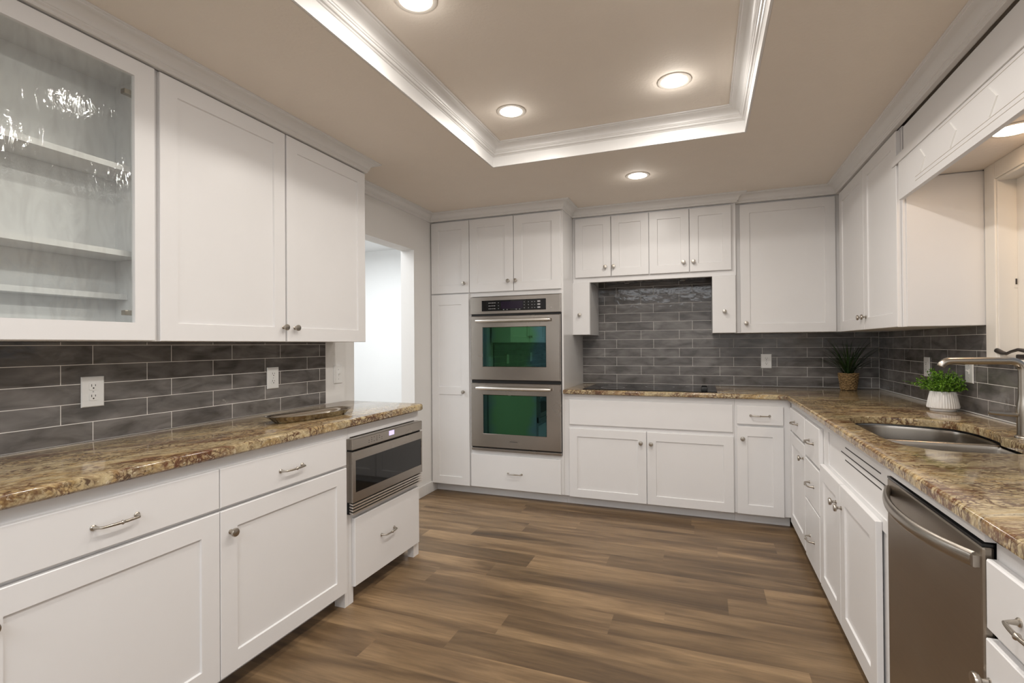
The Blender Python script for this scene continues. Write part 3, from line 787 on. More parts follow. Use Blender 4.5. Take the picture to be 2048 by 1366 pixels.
for j in range(3):
    mb = MB(); rbox(mb, R, -1.236, -1.212, 0.032, 0.0345, 1.560 + j * 0.024, 1.572 + j * 0.024); mb.build('button', M['grey_mark'], pn, bevel=0.002)
for z0_, z1_ in ((1.507, 1.523), (0.952, 0.976), (0.412, 0.421)):
    mb = MB(); rbox(mb, R, -1.823, -1.049, F0, 0.018, z0_, z1_); mb.build('vent_gap', M['black'], ov)
def oven_door(z0, z1, w0, w1, hz, badge=False):
    dm = MB(); a, b = -1.822, -1.050; p, q = -1.718, -1.164; o = 0.036
    A = [R(a, F0, z0), R(b, F0, z0), R(b, F0, z1), R(a, F0, z1)]
    Bv = [R(a, o - 0.004, z0), R(b, o - 0.004, z0), R(b, o - 0.004, z1), R(a, o - 0.004, z1)]
    Cv = [R(a + 0.004, o, z0 + 0.004), R(b - 0.004, o, z0 + 0.004), R(b - 0.004, o, z1 - 0.004), R(a + 0.004, o, z1 - 0.004)]
    E_ = [R(p, o, w0), R(q, o, w0), R(q, o, w1), R(p, o, w1)]
    G = [R(p + 0.004, o - 0.004, w0 + 0.004), R(q - 0.004, o - 0.004, w0 + 0.004), R(q - 0.004, o - 0.004, w1 - 0.004), R(p + 0.004, o - 0.004, w1 - 0.004)]
    H = [R(p + 0.004, F0, w0 + 0.004), R(q - 0.004, F0, w0 + 0.004), R(q - 0.004, F0, w1 - 0.004), R(p + 0.004, F0, w1 - 0.004)]
    dm.loft([A, Bv, Cv, E_, G, H, A], True, False)
    d = dm.build('oven_door', M['steel_x'], ov)
    mb = MB(); rbox(mb, R, p + 0.0045, q - 0.0045, 0.004, o - 0.003, w0 + 0.0045, w1 - 0.0045); mb.build('glass_window', M['oven_glass'], d)
    mb = MB()
    mb.tube([R(-1.762 + 0.64 * i / 16, 0.068 + 0.010 * (1 - (i / 8 - 1) ** 2), hz) for i in range(17)], [0.011] + [0.0150] * 15 + [0.011], 16)
    for x in (-1.742, -1.140): mb.tube([R(x, o, hz), R(x, 0.070, hz)], 0.009, 10)
    mb.build('handle', M['handle_steel'], d, True)
    if badge:
        bd = MB(); pts = [(-0.047, 0.010), (0.047, 0.010), (0.040, 0.0), (0.047, -0.010), (-0.047, -0.010), (-0.040, 0.0)]
        r0 = [R(-1.445 + x, o, 0.478 + z) for x, z in pts]; r1 = [R(-1.445 + x, o + 0.003, 0.478 + z) for x, z in pts]
        r2 = [R(-1.445 + x * 0.93, o + 0.003, 0.478 + z * 0.72) for x, z in pts]; r3 = [R(-1.445 + x * 0.93, o + 0.0015, 0.478 + z * 0.72) for x, z in pts]
        bd.loft([r0, r1, r2, r3]); b = bd.build('badge', M['steel_x'], d)
        mb = MB()
        for i in range(10): rbox(mb, R, -1.478 + i * 0.0068, -1.474 + i * 0.0068, o + 0.0014, o + 0.0028, 0.4755, 0.4805)
        mb.build('badge_lettering', M['black_plastic'], b)
oven_door(0.977, 1.506, 1.085, 1.415, 1.466)
oven_door(0.422, 0.951, 0.531, 0.857, 0.911, True)
mb = MB(); rbox(mb, R, -1.822, -1.048, F0, 0.030, 0.392, 0.412); mb.build('bottom_trim', M['steel_x'], ov, bevel=0.002)

# ------------------------------------------------------------------ hood wall cabinets
R = run_back(YHU); DEPH = YW - YHU - 0.001
t = thing('wall_cabinet', 'white four-door wall cabinet over the range hood opening', 'cabinet', (-0.40, YHU, 1.79), 'wall cabinets')
mb = MB(); rbox(mb, R, -1.029, 0.237, -DEPH, 0, 1.862, 2.335); rbox(mb, R, -1.029, 0.237, -0.05, 0, 1.785, 1.862); mb.build('carcass', M['paint'], t)
for a, b, k in ((-1.006, -0.7065, -0.750), (-0.7015, -0.4035, -0.682), (-0.3985, -0.0975, -0.139), (-0.0925, 0.206, -0.066)):
    add_door(R, a, b, 1.826, 2.321, t, (k, 1.903), 0.062)
t = thing('spice_pullout', 'narrow white pull-out cabinet left of the range hood, one knob', 'cabinet', (-0.96, YHU, 1.346), 'pull-outs beside the range hood')
rbox(MB(), R, -1.029, -0.884, -DEPH, 0, 1.346, 1.784).build('carcass', M['gloss_paint'], t)
slab_door(MB(), R, -1.031, -0.885, 1.346, 1.784, 0.020).build('door', M['paint'], t)
knob(R, -0.968, 1.513, t)
t = thing('spice_pullout', 'narrow white pull-out cabinet right of the range hood, one knob', 'cabinet', (0.15, YHU, 1.346), 'pull-outs beside the range hood')
rbox(MB(), R, 0.068, 0.236, -DEPH, 0, 1.346, 1.784).build('carcass', M['gloss_paint'], t)
slab_door(MB(), R, 0.068, 0.234, 1.346, 1.784, 0.020).build('door', M['paint'], t)
knob(R, 0.154, 1.509, t)
hd = thing('range_hood', 'black built-in range hood insert under the four-door wall cabinet', 'range hood', (-0.40, 4.40, 1.80))
mb = MB(); mb.box((-0.80, 4.262, 1.800), (0.02, 4.560, 1.860)); mb.build('hood_body', M['black_plastic'], hd, bevel=0.004)
for x in (-0.62, -0.16):
    mb = MB(); mb.lathe([(0.022, 0.0), (0.022, -0.004), (0.018, -0.006), (0.001, -0.006)], (x, 4.50, 1.800), (0, 0, 1), 16); mb.build('hood_lamp', M['grey_mark'], hd, True)
mb = MB()
for i in range(10): mb.box((-0.74 + i * 0.072, 4.29, 1.796), (-0.69 + i * 0.072, 4.45, 1.801))
mb.build('filter', M['steel_x'], hd)

# corner wall cabinet on the far wall
R = run_back(YCU)
t = thing('wall_cabinet', 'white single-door wall cabinet in the far right corner, facing the room', 'cabinet', (0.57, YCU, 1.345), 'wall cabinets')
carcass(R, 0.238, 0.926, 1.345, 2.335, YW - YCU - 0.001, t)
add_door(R, 0.268, 0.897, 1.345, 2.322, t, (0.306, 1.417), 0.067)
# right wall cabinet
R = run_right(XRU)
t = thing('wall_cabinet', 'white two-door wall cabinet on the right wall between corner and window', 'cabinet', (XRU, 3.6, 1.343), 'wall cabinets')
rbox(MB(), R, 3.022, 4.246, XRU - XRW + 0.001, 0, 1.343, 2.335).build('carcass', M['paint'], t)
add_door(R, 3.607, 4.176, 1.343, 2.322, t, (3.650, 1.418))
add_door(R, 3.044, 3.602, 1.343, 2.322, t, (3.565, 1.418))
rbox(MB(), R, 3.012, 3.0215, XRU - XRW + 0.001, -0.012, 1.345, 2.07).build('end_panel', M['paint'], t)

# valance and panel above the window
VY0, VY1 = 1.30, 3.075
va = thing('window_valance', 'white wooden valance carved with chevrons above the sink window', 'valance', (XRU, 2.2, 1.967))
R = run_right(XRU)
mb = MB()
rbox(mb, R, VY0, 3.010, 0.0, 0.020, 1.967, 2.190); rbox(mb, R, 3.010, VY1 + 0.012, 0.0205, 0.026, 2.150, 2.190); rbox(mb, R, VY0, 3.010, 0.020, 0.026, 2.150, 2.190)
mb.build('board', M['paint'], va)
mb = MB()
for z in (2.0, 2.018, 2.135): rbox(mb, R, VY0, 2.80 if z < 2.1 else 2.55, 0.020, 0.0212, z - 0.0008, z + 0.0008)
mb.build('scribed_line', M['rim'], va)
cy = 2.736
while cy > VY0 + 0.1:
    mb = MB()
    for (ya, za, yb, zb) in ((cy, 2.121, cy - 0.052, 2.070), (cy - 0.052, 2.072, cy - 0.002, 2.021)):
        dv = Vector((0, yb - ya, zb - za)).normalized(); nn = Vector((0, -dv.z, dv.y)) * 0.0025
        a0 = Vector((XRU - 0.020, ya, za)); b0 = Vector((XRU - 0.020, yb, zb)); ox = Vector((-0.004, 0, 0))
        mb.loft([[a0 - nn, a0 + nn, a0 + ox], [b0 - nn, b0 + nn, b0 + ox]])
    mb.build('chevron', M['chevron'], va)
    cy -= 0.2885
vp = MB(); rbox(vp, R, VY0, 2.998, -0.012, 0.002, 2.196, 2.322)
tag(vp.build('fascia_panel', M['paint']), 'plain white panel between the carved valance and the crown moulding', 'panel')
# soffit above the sink
struct(MB().box((XRU + 0.021, VY0, 2.075), (XRW + 0.007, 3.011, 2.11)).build('ceiling_soffit', M['ceiling']))

# ------------------------------------------------------------------ base cabinets, far wall
R = run_back(YBF)
t = thing('base_cabinet', 'white base cabinet under the cooktop with wide blank panel over two shaker doors', 'cabinet', (-0.41, YBF, 0), 'base cabinets of the far wall')
carcass(R, -1.030, 0.200, 0.08, 0.8795, DEP, t); toe(R, -1.030, 0.200, t, 0.08, 0.07, DEP)
slab_door(MB(), R, -0.987, 0.190, 0.641, 0.836, 0.016).build('blank_panel', M['paint'], t)
add_door(R, -0.987, -0.4015, 0.079, 0.6125, t, (-0.440, 0.530), 0.062)
add_door(R, -0.3965, 0.193, 0.079, 0.6125, t, (-0.366, 0.528), 0.064)
t = thing('base_cabinet', 'narrow white base cabinet right of the cooktop doors, one drawer over one door', 'cabinet', (0.37, YBF, 0), 'base cabinets of the far wall')
carcass(R, 0.201, 0.552, 0.08, 0.8795, DEP, t); toe(R, 0.201, 0.550, t, 0.08, 0.07, DEP)
add_drawer(R, 0.215, 0.505, 0.703, 0.832, t, 0.361, 0.766)
add_door(R, 0.215, 0.506, 0.080, 0.688, t, (0.250, 0.604), 0.066)

# ------------------------------------------------------------------ base cabinets, right run
R = run_right(XRF); DEPR = XRW - XRF - 0.002
t = thing('base_cabinet', 'white base cabinet on the right run, nearest the far corner, drawer over door', 'cabinet', (XRF, 3.55, 0), 'base cabinets of the right run')
carcass(R, 3.286, 3.888, 0.08, 0.8795, DEPR, t); toe(R, 3.286, 3.958, t, 0.08, 0.07, DEPR)
add_drawer(R, 3.291, 3.802, 0.694, 0.838, t, 3.56, 0.768, 0.11)
add_door(R, 3.291, 3.802, 0.082, 0.680, t, (3.332, 0.600))
t = thing('drawer_cabinet', 'white three-drawer base cabinet on the right run beside the sink base', 'cabinet', (XRF, 3.09, 0), 'base cabinets of the right run')
carcass(R, 2.893, 3.285, 0.08, 0.8795, DEPR, t); toe(R, 2.893, 3.285, t, 0.08, 0.07, DEPR)
add_drawer(R, 2.905, 3.277, 0.637, 0.836, t, 3.09, 0.738, 0.11)
add_drawer(R, 2.905, 3.277, 0.402, 0.622, t, 3.09, 0.512, 0.11)
add_drawer(R, 2.905, 3.277, 0.072, 0.394, t, 3.09, 0.222, 0.11)
t = thing('sink_cabinet', 'white sink base cabinet with slotted apron over two shaker doors', 'cabinet', (XRF, 2.4, 0), 'base cabinets of the right run')
mb = MB()
rbox(mb, R, 1.930, 2.892, -0.52, -0.006, 0.08, 0.640); rbox(mb, R, 1.930, 2.892, -0.045, -0.018, 0.640, 0.8795)
rbox(mb, R, 1.930, 1.975, -0.045, 0, 0.08, 0.8795); rbox(mb, R, 2.800, 2.892, -0.045, 0, 0.08, 0.8795)
rbox(mb, R, 1.975, 2.800, -0.0175, 0, 0.842, 0.8795); rbox(mb, R, 1.975, 2.800, -0.0175, 0, 0.640, 0.684)
mb.build('carcass', M['paint'], t)
toe(R, 1.930, 2.892, t, 0.08, 0.07, 0.52)
ap = MB(); rbox(ap, R, 1.976, 2.799, -0.0175, -0.006, 0.685, 0.841); a = ap.build('apron_panel', M['paint'], t)
for (u0, u1, z) in ((2.051, 2.512, 0.822), (1.989, 2.582, 0.793), (2.046, 2.515, 0.769)):
    mb = MB(); rbox(mb, R, u0, u1, -0.007, -0.0052, z - 0.0022, z + 0.0022); mb.build('vent_slot', M['slot'], a)
add_door(R, 2.500, 2.888, 0.070, 0.668, t, (2.560, 0.575))
add_door(R, 2.020, 2.495, 0.070, 0.668, t, (2.470, 0.575))

# dishwasher
dw = thing('dishwasher', 'stainless steel dishwasher with bowed bar handle under the right counter', 'dishwasher', (XRF, 1.6, 0))
mb = MB(); rbox(mb, R, 1.315, 1.895, -0.58, -0.002, 0.02, 0.853); mb.build('housing', M['black_plastic'], dw)
d_ = MB(); rbox(d_, R, 1.318, 1.893, 0.0, 0.022, 0.10, 0.846); dwd = d_.build('door', M['steel_z'], dw, bevel=0.006)
mb = MB(); rbox(mb, R, 1.319, 1.892, 0.0005, 0.0215, 0.8462, 0.852); mb.build('dark_gap_strip', M['black_plastic'], dwd)  # gap shade above the door put in as a black strip
mb = MB(); rbox(mb, R, 1.318, 1.894, -0.07, -0.0025, 0.0, 0.098); mb.build('kick_plate', M['black_plastic'], dw)
mb = MB(); rbox(mb, R, 1.896, 1.922, -0.05, 0.004, 0.02, 0.853); mb.build('side_flange', M['flange'], dw)
mb = MB(); pts = []; n = 24
for i in range(n + 1):
    s = i / n; e = 2 * s - 1
    pts.append(R(1.335 + 0.535 * s, 0.026 + 0.050 * (1 - abs(e) ** 2.2), 0.812 - 0.004 * (1 - e * e)))
rings = []
for p_ in pts:
    x, y, z = p_
    rings.append([(x + 0.010 * math.cos(k * math.pi / 6), y, z + 0.017 * math.sin(k * math.pi / 6)) for k in range(12)])
mb.loft(rings)
for y in (1.335, 1.870): mb.box((XRF - 0.034, y - 0.010, 0.800), (XRF - 0.021, y + 0.010, 0.824))
mb.build('handle', M['steel_y'], dwd, True)
# near cabinet
t = thing('drawer_cabinet', 'white base cabinet at lower right edge beside the dishwasher, drawer over door', 'cabinet', (XRF, 0.95, 0), 'base cabinets of the right run')
carcass(R, 0.60, 1.312, 0.08, 0.8795, DEPR, t); toe(R, 0.60, 1.312, t, 0.08, 0.07, DEPR)
mb = MB(); rbox(mb, R, 1.3125, 1.9295, -0.03, 0.019, 0.858, 0.8795); mb.build('top_rail', M['paint'], t)
add_drawer(R, 0.66, 1.308, 0.685, 0.826, t, 1.130, 0.757, 0.118)
add_door(R, 0.66, 1.312, 0.075, 0.664, t, (1.296, 0.582))

# ------------------------------------------------------------------ countertops
def slab(outer, holes, z0, z1, r, mat, name, label, inside_r=0.004):
    bm = bmesh.new()
    def off(loop, d):
        n = len(loop); out = []
        for i in range(n):
            a, b, c = Vector(loop[i - 1]), Vector(loop[i]), Vector(loop[(i + 1) % n])
            d0 = (b - a).normalized(); d1 = (c - b).normalized()
            n0 = Vector((-d0.y, d0.x)); n1 = Vector((-d1.y, d1.x)); m = n0 + n1; m = m / max(m.dot(n0), 0.3)
            out.append((b.x + m.x * d, b.y + m.y * d))
        return out
    def ccw(l): return l if sum(l[i - 1][0] * l[i][1] - l[i][0] * l[i - 1][1] for i in range(len(l))) > 0 else l[::-1]
    loops = [(ccw(outer), r)] + [(ccw(h)[::-1], inside_r) for h in holes]
    tops, bots = [], []
    for lp_, rr in loops:
        prof = [(rr * 0.5, z0), (0, z0 + rr * 0.5), (0, z1 - rr)] + [(rr * (1 - math.cos(k * math.pi / 8)), z1 - rr + rr * math.sin(k * math.pi / 8)) for k in range(1, 5)]
        rings = [[bm.verts.new((x, y, z)) for x, y in off(lp_, d)] for d, z in prof]
        n = len(lp_)
        for a, b in zip(rings, rings[1:]):
            for i in range(n): bm.faces.new((a[i], a[(i + 1) % n], b[(i + 1) % n], b[i]))
        tops.append(rings[-1]); bots.append(rings[0])
    for group in (tops, bots):
        ed = []
        for ring in group:
            for i in range(len(ring)): ed.append(bm.edges.get((ring[i], ring[(i + 1) % len(ring)])))
        bmesh.ops.triangle_fill(bm, use_beauty=True, use_dissolve=False, edges=ed)
    bmesh.ops.recalc_face_normals(bm, faces=bm.faces)
    me = bpy.data.meshes.new(name); bm.to_mesh(me); bm.free()
    me.materials.append(mat)
    for p_ in me.polygons: p_.use_smooth = True
    me.set_sharp_from_angle(angle=math.radians(30))
    o = bpy.data.objects.new(name, me); COL.objects.link(o); WLOC[o] = Vector((0, 0, 0))
    return tag(o, label, 'countertop')
xe = XLF + 0.042
outer = [(XLW + 0.001, -0.04), (xe, -0.04), (xe, 2.66)] + [(xe - 0.045 + 0.045 * math.cos(k * math.pi / 12), 2.665 + 0.045 * math.sin(k * math.pi / 12)) for k in range(1, 7)] + [(XLW + 0.001, 2.710)]
slab(outer, [], 0.8755, 0.914, 0.012, M['granite_left'], 'countertop', 'tan and brown granite countertop on the left run holding the silver tray')
xr = XRF - 0.034; yb = YBF - 0.042
sink_loop = [(0.616, 2.568), (0.622, 2.70), (0.640, 2.785), (0.672, 2.838), (0.715, 2.865), (0.768, 2.876), (0.831, 2.866), (0.895, 2.848), (0.961, 2.822), (1.018, 2.785), (1.048, 2.720), (1.060, 2.650), (1.061, 2.560), (1.054, 2.470), (1.040, 2.425), (1.026, 2.392), (1.023, 2.240), (1.012, 2.150), (0.985, 2.090), (0.930, 2.055), (0.870, 2.040), (0.814, 2.034), (0.760, 2.033), (0.723, 2.038), (0.688, 2.058), (0.654, 2.096), (0.633, 2.150), (0.621, 2.223), (0.617, 2.40)]
outer = [(-1.0295, yb), (xr - 0.015, yb), (xr, yb - 0.012), (xr, 0.56), (XRW - 0.001, 0.56), (XRW - 0.001, YW - 0.001), (-1.0295, YW - 0.001)]
slab(outer, [sink_loop], 0.8805, 0.914, 0.011, M['granite_right'], 'countertop', 'L-shaped tan and brown granite countertop around the sink and cooktop')
# caulk bead along the right backsplash
cb = MB(); cb.box((XRW - 0.004, 0.6, 0.9145), (XRW - 0.0005, 4.563, 0.919))
tag(cb.build('caulk_bead', M['caulk']), 'white caulk line where right backsplash meets the granite', 'caulk')

cb = MB(); cb.box((XRW - 0.0028, YW - 0.0028, 0.9195), (XRW - 0.0003, YW - 0.0003, 1.343))
tag(cb.build('grout_line', M['caulk']), 'pale vertical grout line in the corner where far and right backsplashes meet', 'grout')

# sink
sk = thing('kitchen_sink', 'stainless steel undermount double bowl sink set into the right counter', 'sink', (0.84, 2.45, 0.70))
def bowl(loop, ztop, zbot, name):
    cx = sum(p[0] for p in loop) / len(loop); cy_ = sum(p[1] for p in loop) / len(loop)
    def sc(k): return [(cx + (x - cx) * k, cy_ + (y - cy_) * k) for x, y in loop]
    rings = []
    prof = [(1.03, ztop), (1.0, ztop), (0.985, ztop - 0.012), (0.97, zbot + 0.05), (0.94, zbot + 0.02), (0.86, zbot + 0.004), (0.4, zbot - 0.003), (0.10, zbot - 0.006)]
    for k, z in prof: rings.append([(x, y, z) for x, y in sc(k)])
    und = [[(x, y, z - 0.003) for x, y, z in r] for r in reversed(rings)]
    mb = MB(); mb.loft(rings + und + [rings[0]], True, False)
    mb.add(rings[-1], [tuple(range(len(loop)))])
    b = mb.build(name, M['steel_sink'], sk, True, angle=60)
    mb = MB(); mb.lathe([(0.042, 0.0), (0.042, 0.003), (0.03, 0.001), (0.004, 0.0015)], (cx, cy_, zbot - 0.004), (0, 0, 1), 20); mb.build('drain', M['nickel'], b, True)
    return b
bowl([(0.622, 2.500), (0.622, 2.60), (0.628, 2.70), (0.645, 2.79), (0.675, 2.842), (0.718, 2.868), (0.768, 2.878), (0.831, 2.868), (0.895, 2.850), (0.961, 2.824), (1.020, 2.787), (1.050, 2.722), (1.062, 2.650), (1.062, 2.560), (1.055, 2.486), (0.97, 2.476), (0.86, 2.486), (0.74, 2.492)], 0.872, 0.66, 'large_bowl')
bowl([(0.622, 2.455), (0.75, 2.448), (0.88, 2.440), (0.98, 2.432), (1.036, 2.420), (1.028, 2.392), (1.025, 2.240), (1.014, 2.150), (0.987, 2.090), (0.930, 2.055), (0.870, 2.040), (0.814, 2.034), (0.760, 2.033), (0.723, 2.038), (0.688, 2.058), (0.654, 2.096), (0.633, 2.150), (0.623, 2.223), (0.620, 2.36)], 0.872, 0.68, 'small_bowl')
mb = MB(); pts = [(0.622, 2.477), (0.74, 2.470), (0.86, 2.463), (0.97, 2.454), (1.046, 2.452)]
mb.tube([(x, y, 0.864) for x, y in pts], 0.0105, 10); mb.build('divider', M['steel_sink'], sk, True)

# faucet
fc = thing('kitchen_faucet', 'brushed nickel kitchen faucet with long angular spout behind the sink', 'faucet', (1.093, 2.395, 0.914))
fx, fy = 1.093, 2.395
mb = MB(); mb.lathe([(0.026, 0.0005), (0.026, 0.004), (0.024, 0.007), (0.0195, 0.010), (0.0190, 0.03), (0.0190, 0.075), (0.0200, 0.095), (0.0198, 0.108), (0.0178, 0.125), (0.0150, 0.142), (0.0138, 0.160), (0.0136, 0.180), (0.0135, 0.205)], (fx, fy, 0.914), (0, 0, 1), 24)
mb.build('body', M['nickel'], fc, True)
def arc(c, r, a0, a1, n):
    return [(c[0] + r * math.cos(math.radians(a0 + (a1 - a0) * i / n)), fy, c[1] + r * math.sin(math.radians(a0 + (a1 - a0) * i / n))) for i in range(n + 1)]
zt_ = 1.1955; rb = 0.036
sp = [(fx, fy, 1.1185)] + arc((fx - rb, zt_ - rb), rb, 0, 90, 8) + [(fx - 0.095, fy, zt_)]
mb = MB(); mb.tube(sp, 0.0134, 14); mb.build('spout', M['nickel'], fc, True)
sp2 = [(fx - 0.0955, fy, zt_), (fx - 0.17, fy, zt_ - 0.0008)] + [(p[0], fy, p[2] - 0.0012) for p in arc((fx - 0.214, zt_ - 0.030), 0.030, 90, 162, 6)]
mb = MB(); mb.tube(sp2, [0.0138] * 3 + [0.0136] * (len(sp2) - 4) + [0.0130], 14); mb.build('spray_head', M['nickel'], fc, True)
mb = MB(); mb.tube([(fx - 0.012, fy, 0.997), (fx - 0.05, fy - 0.003, 0.9985), (fx - 0.098, fy - 0.006, 1.002), (fx - 0.104, fy - 0.006, 1.004)], [0.0085, 0.0068, 0.0058, 0.0064], 10); mb.build('lever', M['nickel'], fc, True)

# cooktop
ct = thing('cooktop', 'black glass electric cooktop set into the far granite counter', 'cooktop', (-0.40, 4.2, 0.914))
mb = MB(); mb.box((-0.885, 3.905, 0.9142), (0.090, 4.495, 0.9195)); mb.build('glass_surface', M['black_glass'], ct, bevel=0.002)
mb = MB(); mb.box((-0.018, 3.955, 0.9196), (0.026, 3.995, 0.946)); kn_ = mb.build('control_knob', M['black_plastic'], ct, bevel=0.004)
mb = MB(); mb.box((-0.015, 3.960, 0.946), (0.023, 3.990, 0.960)); mb.build('knob_cap', M['black_glass'], kn_, bevel=0.005)
for x, y, r in ((-0.68, 4.08, 0.09), (-0.68, 4.34, 0.075), (-0.33, 4.25, 0.11), (-0.06, 4.32, 0.075)):
    mb = MB(); mb.loft([[(x + (r + q) * math.cos(k * math.pi / 16), y + (r + q) * math.sin(k * math.pi / 16), 0.9197 + zz) for k in range(32)] for q, zz in ((0, 0), (0.0, 0.0002), (0.003, 0.0002), (0.003, 0), (0, 0))], True, False)
    mb.build('burner_ring', M['grey_mark'], ct)

# ------------------------------------------------------------------ outlets and switches
def outlet(R, u, z, label, kind='outlet', w=0.078, h=0.115, n=2):
    t = thing('power_outlet' if kind == 'outlet' else 'light_switch', label, 'outlet' if kind == 'outlet' else 'switch', R(u, 0, z), 'wall plates')
    mb = MB(); slab_door(mb, R, u - w / 2, u + w / 2, z - h / 2, z + h / 2, 0.0065, 0.003); mb.build('cover_plate', M['plastic'], t)
    if kind == 'outlet':
        for s in (-1, 1):
            zc = z + s * 0.0197; mb = MB()
            pts = []
            for k in range(24):
                a = k * 2 * math.pi / 24; pts.append((max(-0.0145, min(0.0145, 0.0175 * math.cos(a))), max(-0.0138, min(0.0138, 0.0175 * math.sin(a)))))
            mb.loft([[R(u + a, 0.0065, zc + b) for a, b in pts], [R(u + a, 0.0085, zc + b) for a, b in pts]])
            rc = mb.build('receptacle', M['plastic'], t)
            mb = MB()
            rbox(mb, R, u - 0.0075, u - 0.0055, 0.0085, 0.0089, zc + 0.000, zc + 0.009); rbox(mb, R, u + 0.0055, u + 0.0075, 0.0085, 0.0089, zc + 0.001, zc + 0.008)
            mb.lathe([(0.0028, 0.0), (0.0028, 0.0004)], R(u, 0.0085, zc - 0.006), axis_of(R), 10)
            mb.build('slots', M['slot'], rc)
        mb = MB(); mb.lathe([(0.003, 0), (0.0025, 0.001)], R(u, 0.0065, z), axis_of(R), 10); mb.build('screw', M['grey_mark'], t)
    else:
        mb = MB(); rbox(mb, R, u - 0.005, u + 0.005, 0.0065, 0.009, z - 0.012, z + 0.012)
        mb.tube([R(u, 0.008, z), R(u, 0.019, z + 0.008)], [0.0048, 0.0036], 8); mb.build('toggle', M['plastic'], t)
        mb = MB()
        for s in (-1, 1): mb.lathe([(0.003, 0), (0.0025, 0.001)], R(u, 0.0065, z + s * 0.030), axis_of(R), 10)
        mb.build('screws', M['grey_mark'], t)
    return t
RL = run_left(XLW + 0.0005); RB = run_back(YW - 0.0005); RR = run_right(XRW - 0.0005)
outlet(RL, 1.241, 1.101, 'white wall outlet on the left backsplash under the glass cabinet')
outlet(RL, 2.103, 1.098, 'white wall outlet on the left backsplash near the silver tray')
outlet(run_left(XLW - 0.0075), 2.634, 1.087, 'white light switch on the wall between left backsplash and doorway', 'switch')
outlet(RB, 0.476, 1.120, 'white wall outlet on the far backsplash left of the grass plant')
outlet(RR, 3.683, 1.119, 'white wall outlet on the right backsplash partly behind the green plant')
outlet(RR, 3.170, 1.118, 'white toggle switch on the right backsplash under the faucet spout', 'switch')

# ------------------------------------------------------------------ plants, tray
pl = thing('potted_grass', 'dark green grass plant in a woven basket pot in the far corner', 'plant', (1.012, 4.43, 0.914))
mb = MB(); bx, by = 1.012, 4.43
nr = 11
for i in range(nr):
    z = 0.9205 + i * 0.0113; r = 0.0470 + 0.0145 * i / (nr - 1)
    ring = []
    for k in range(145):
        th = k * 2 * math.pi / 144
        w_ = 0.0030 * math.sin(12 * th + (math.pi if i % 2 else 0))
        ring.append((bx + (r + w_) * math.cos(th), by + (r + w_) * math.sin(th), z + 0.0012 * math.sin(7 * th + i)))
    mb.tube(ring, 0.0056, 7, False)
mb.lathe([(0.040, 0.0008), (0.042, 0.005), (0.055, 0.118), (0.051, 0.118), (0.038, 0.01)], (bx, by, 0.914), (0, 0, 1), 24)
mb.build('basket', M['wicker'], pl, True, angle=60)
mb = MB(); mb.lathe([(0.053, 0.0), (0.053, 0.003), (0.02, 0.008), (0.001, 0.009)], (bx, by, 1.020), (0, 0, 1), 20); mb.build('soil', M['soil'], pl, True)
mb = MB(); rnd = random.Random(11)
def blade(mb, base, az, lean, length, width, droop, n=9):
    p = Vector(base); el = math.radians(90 - lean); d = Vector((math.cos(az), math.sin(az), 0)); side = Vector((-d.y, d.x, 0))
    L_, Rr = [], []; st = length / n
    for i in range(n + 1):
        w = width * (0.55 + 0.9 * (i / n) * (1 - i / n) * 2) * (1 - (i / n) ** 3) + 0.0003
        nn = (Vector((0, 0, 1)) * math.cos(el) - d * math.sin(el)) * (0.25 * w)
        L_.append(p + side * w - nn * 0); Rr.append((p - nn, p - side * w))
        p = p + (d * math.cos(el) + Vector((0, 0, 1)) * math.sin(el)) * st
        el -= math.radians(droop) / n
        p = Vector((min(p.x, 1.235), min(p.y, 4.560), max(p.z, 1.00)))
    vs = []; fs = []
    for i in range(n + 1): vs += [L_[i], Rr[i][0], Rr[i][1]]
    for i in range(n):
        a = i * 3; fs += [(a, a + 1, a + 4, a + 3), (a + 1, a + 2, a + 5, a + 4)]
    mb.add(vs, fs)
for i in range(80):
    az = rnd.uniform(0, 2 * math.pi); rr = rnd.uniform(0.003, 0.03)
    lean = rnd.uniform(4, 52); ln = rnd.uniform(0.21, 0.37)
    blade(mb, (bx + rr * math.cos(az), by + rr * math.sin(az), 1.024), az, lean, ln, rnd.uniform(0.0026, 0.0046), rnd.uniform(20, 80))
mb.build('grass_blades', M['dark_leaf'], pl, True, angle=60)

pt = thing('potted_plant', 'bushy bright green plant in a ribbed white ceramic pot by the sink', 'plant', (1.148, 3.215, 0.914))
px, py = 1.148, 3.215
def rib(th, h): return 1 + 0.018 * math.cos(36 * th) if 0.016 < h < 0.098 else 1
mb = MB(); mb.lathe([(0.052, 0.0006), (0.054, 0.003), (0.054, 0.014), (0.0655, 0.0165), (0.0665, 0.024), (0.060, 0.060), (0.0525, 0.097), (0.0505, 0.1005), (0.0475, 0.1005), (0.0475, 0.09)], (px, py, 0.914), (0, 0, 1), 180, rib)
mb.build('pot', M['ceramic'], pt, True, angle=50)
mb = MB(); mb.lathe([(0.0472, 0.0), (0.0472, 0.002), (0.02, 0.006), (0.001, 0.007)], (px, py, 1.003), (0, 0, 1), 20); mb.build('soil', M['soil'], pt, True)
mb = MB(); rnd = random.Random(5)
def leaf(mb, p, d, n_, ln, w):
    d = d.normalized(); s = d.cross(n_).normalized(); nn = s.cross(d).normalized()
    mb.add([p, p + d * ln * 0.45 + s * w, p + d * ln - nn * ln * 0.15, p + d * ln * 0.45 - s * w, p + d * ln * 0.5 + nn * w * 0.4], [(0, 1, 4), (1, 2, 4), (2, 3, 4), (3, 0, 4)])
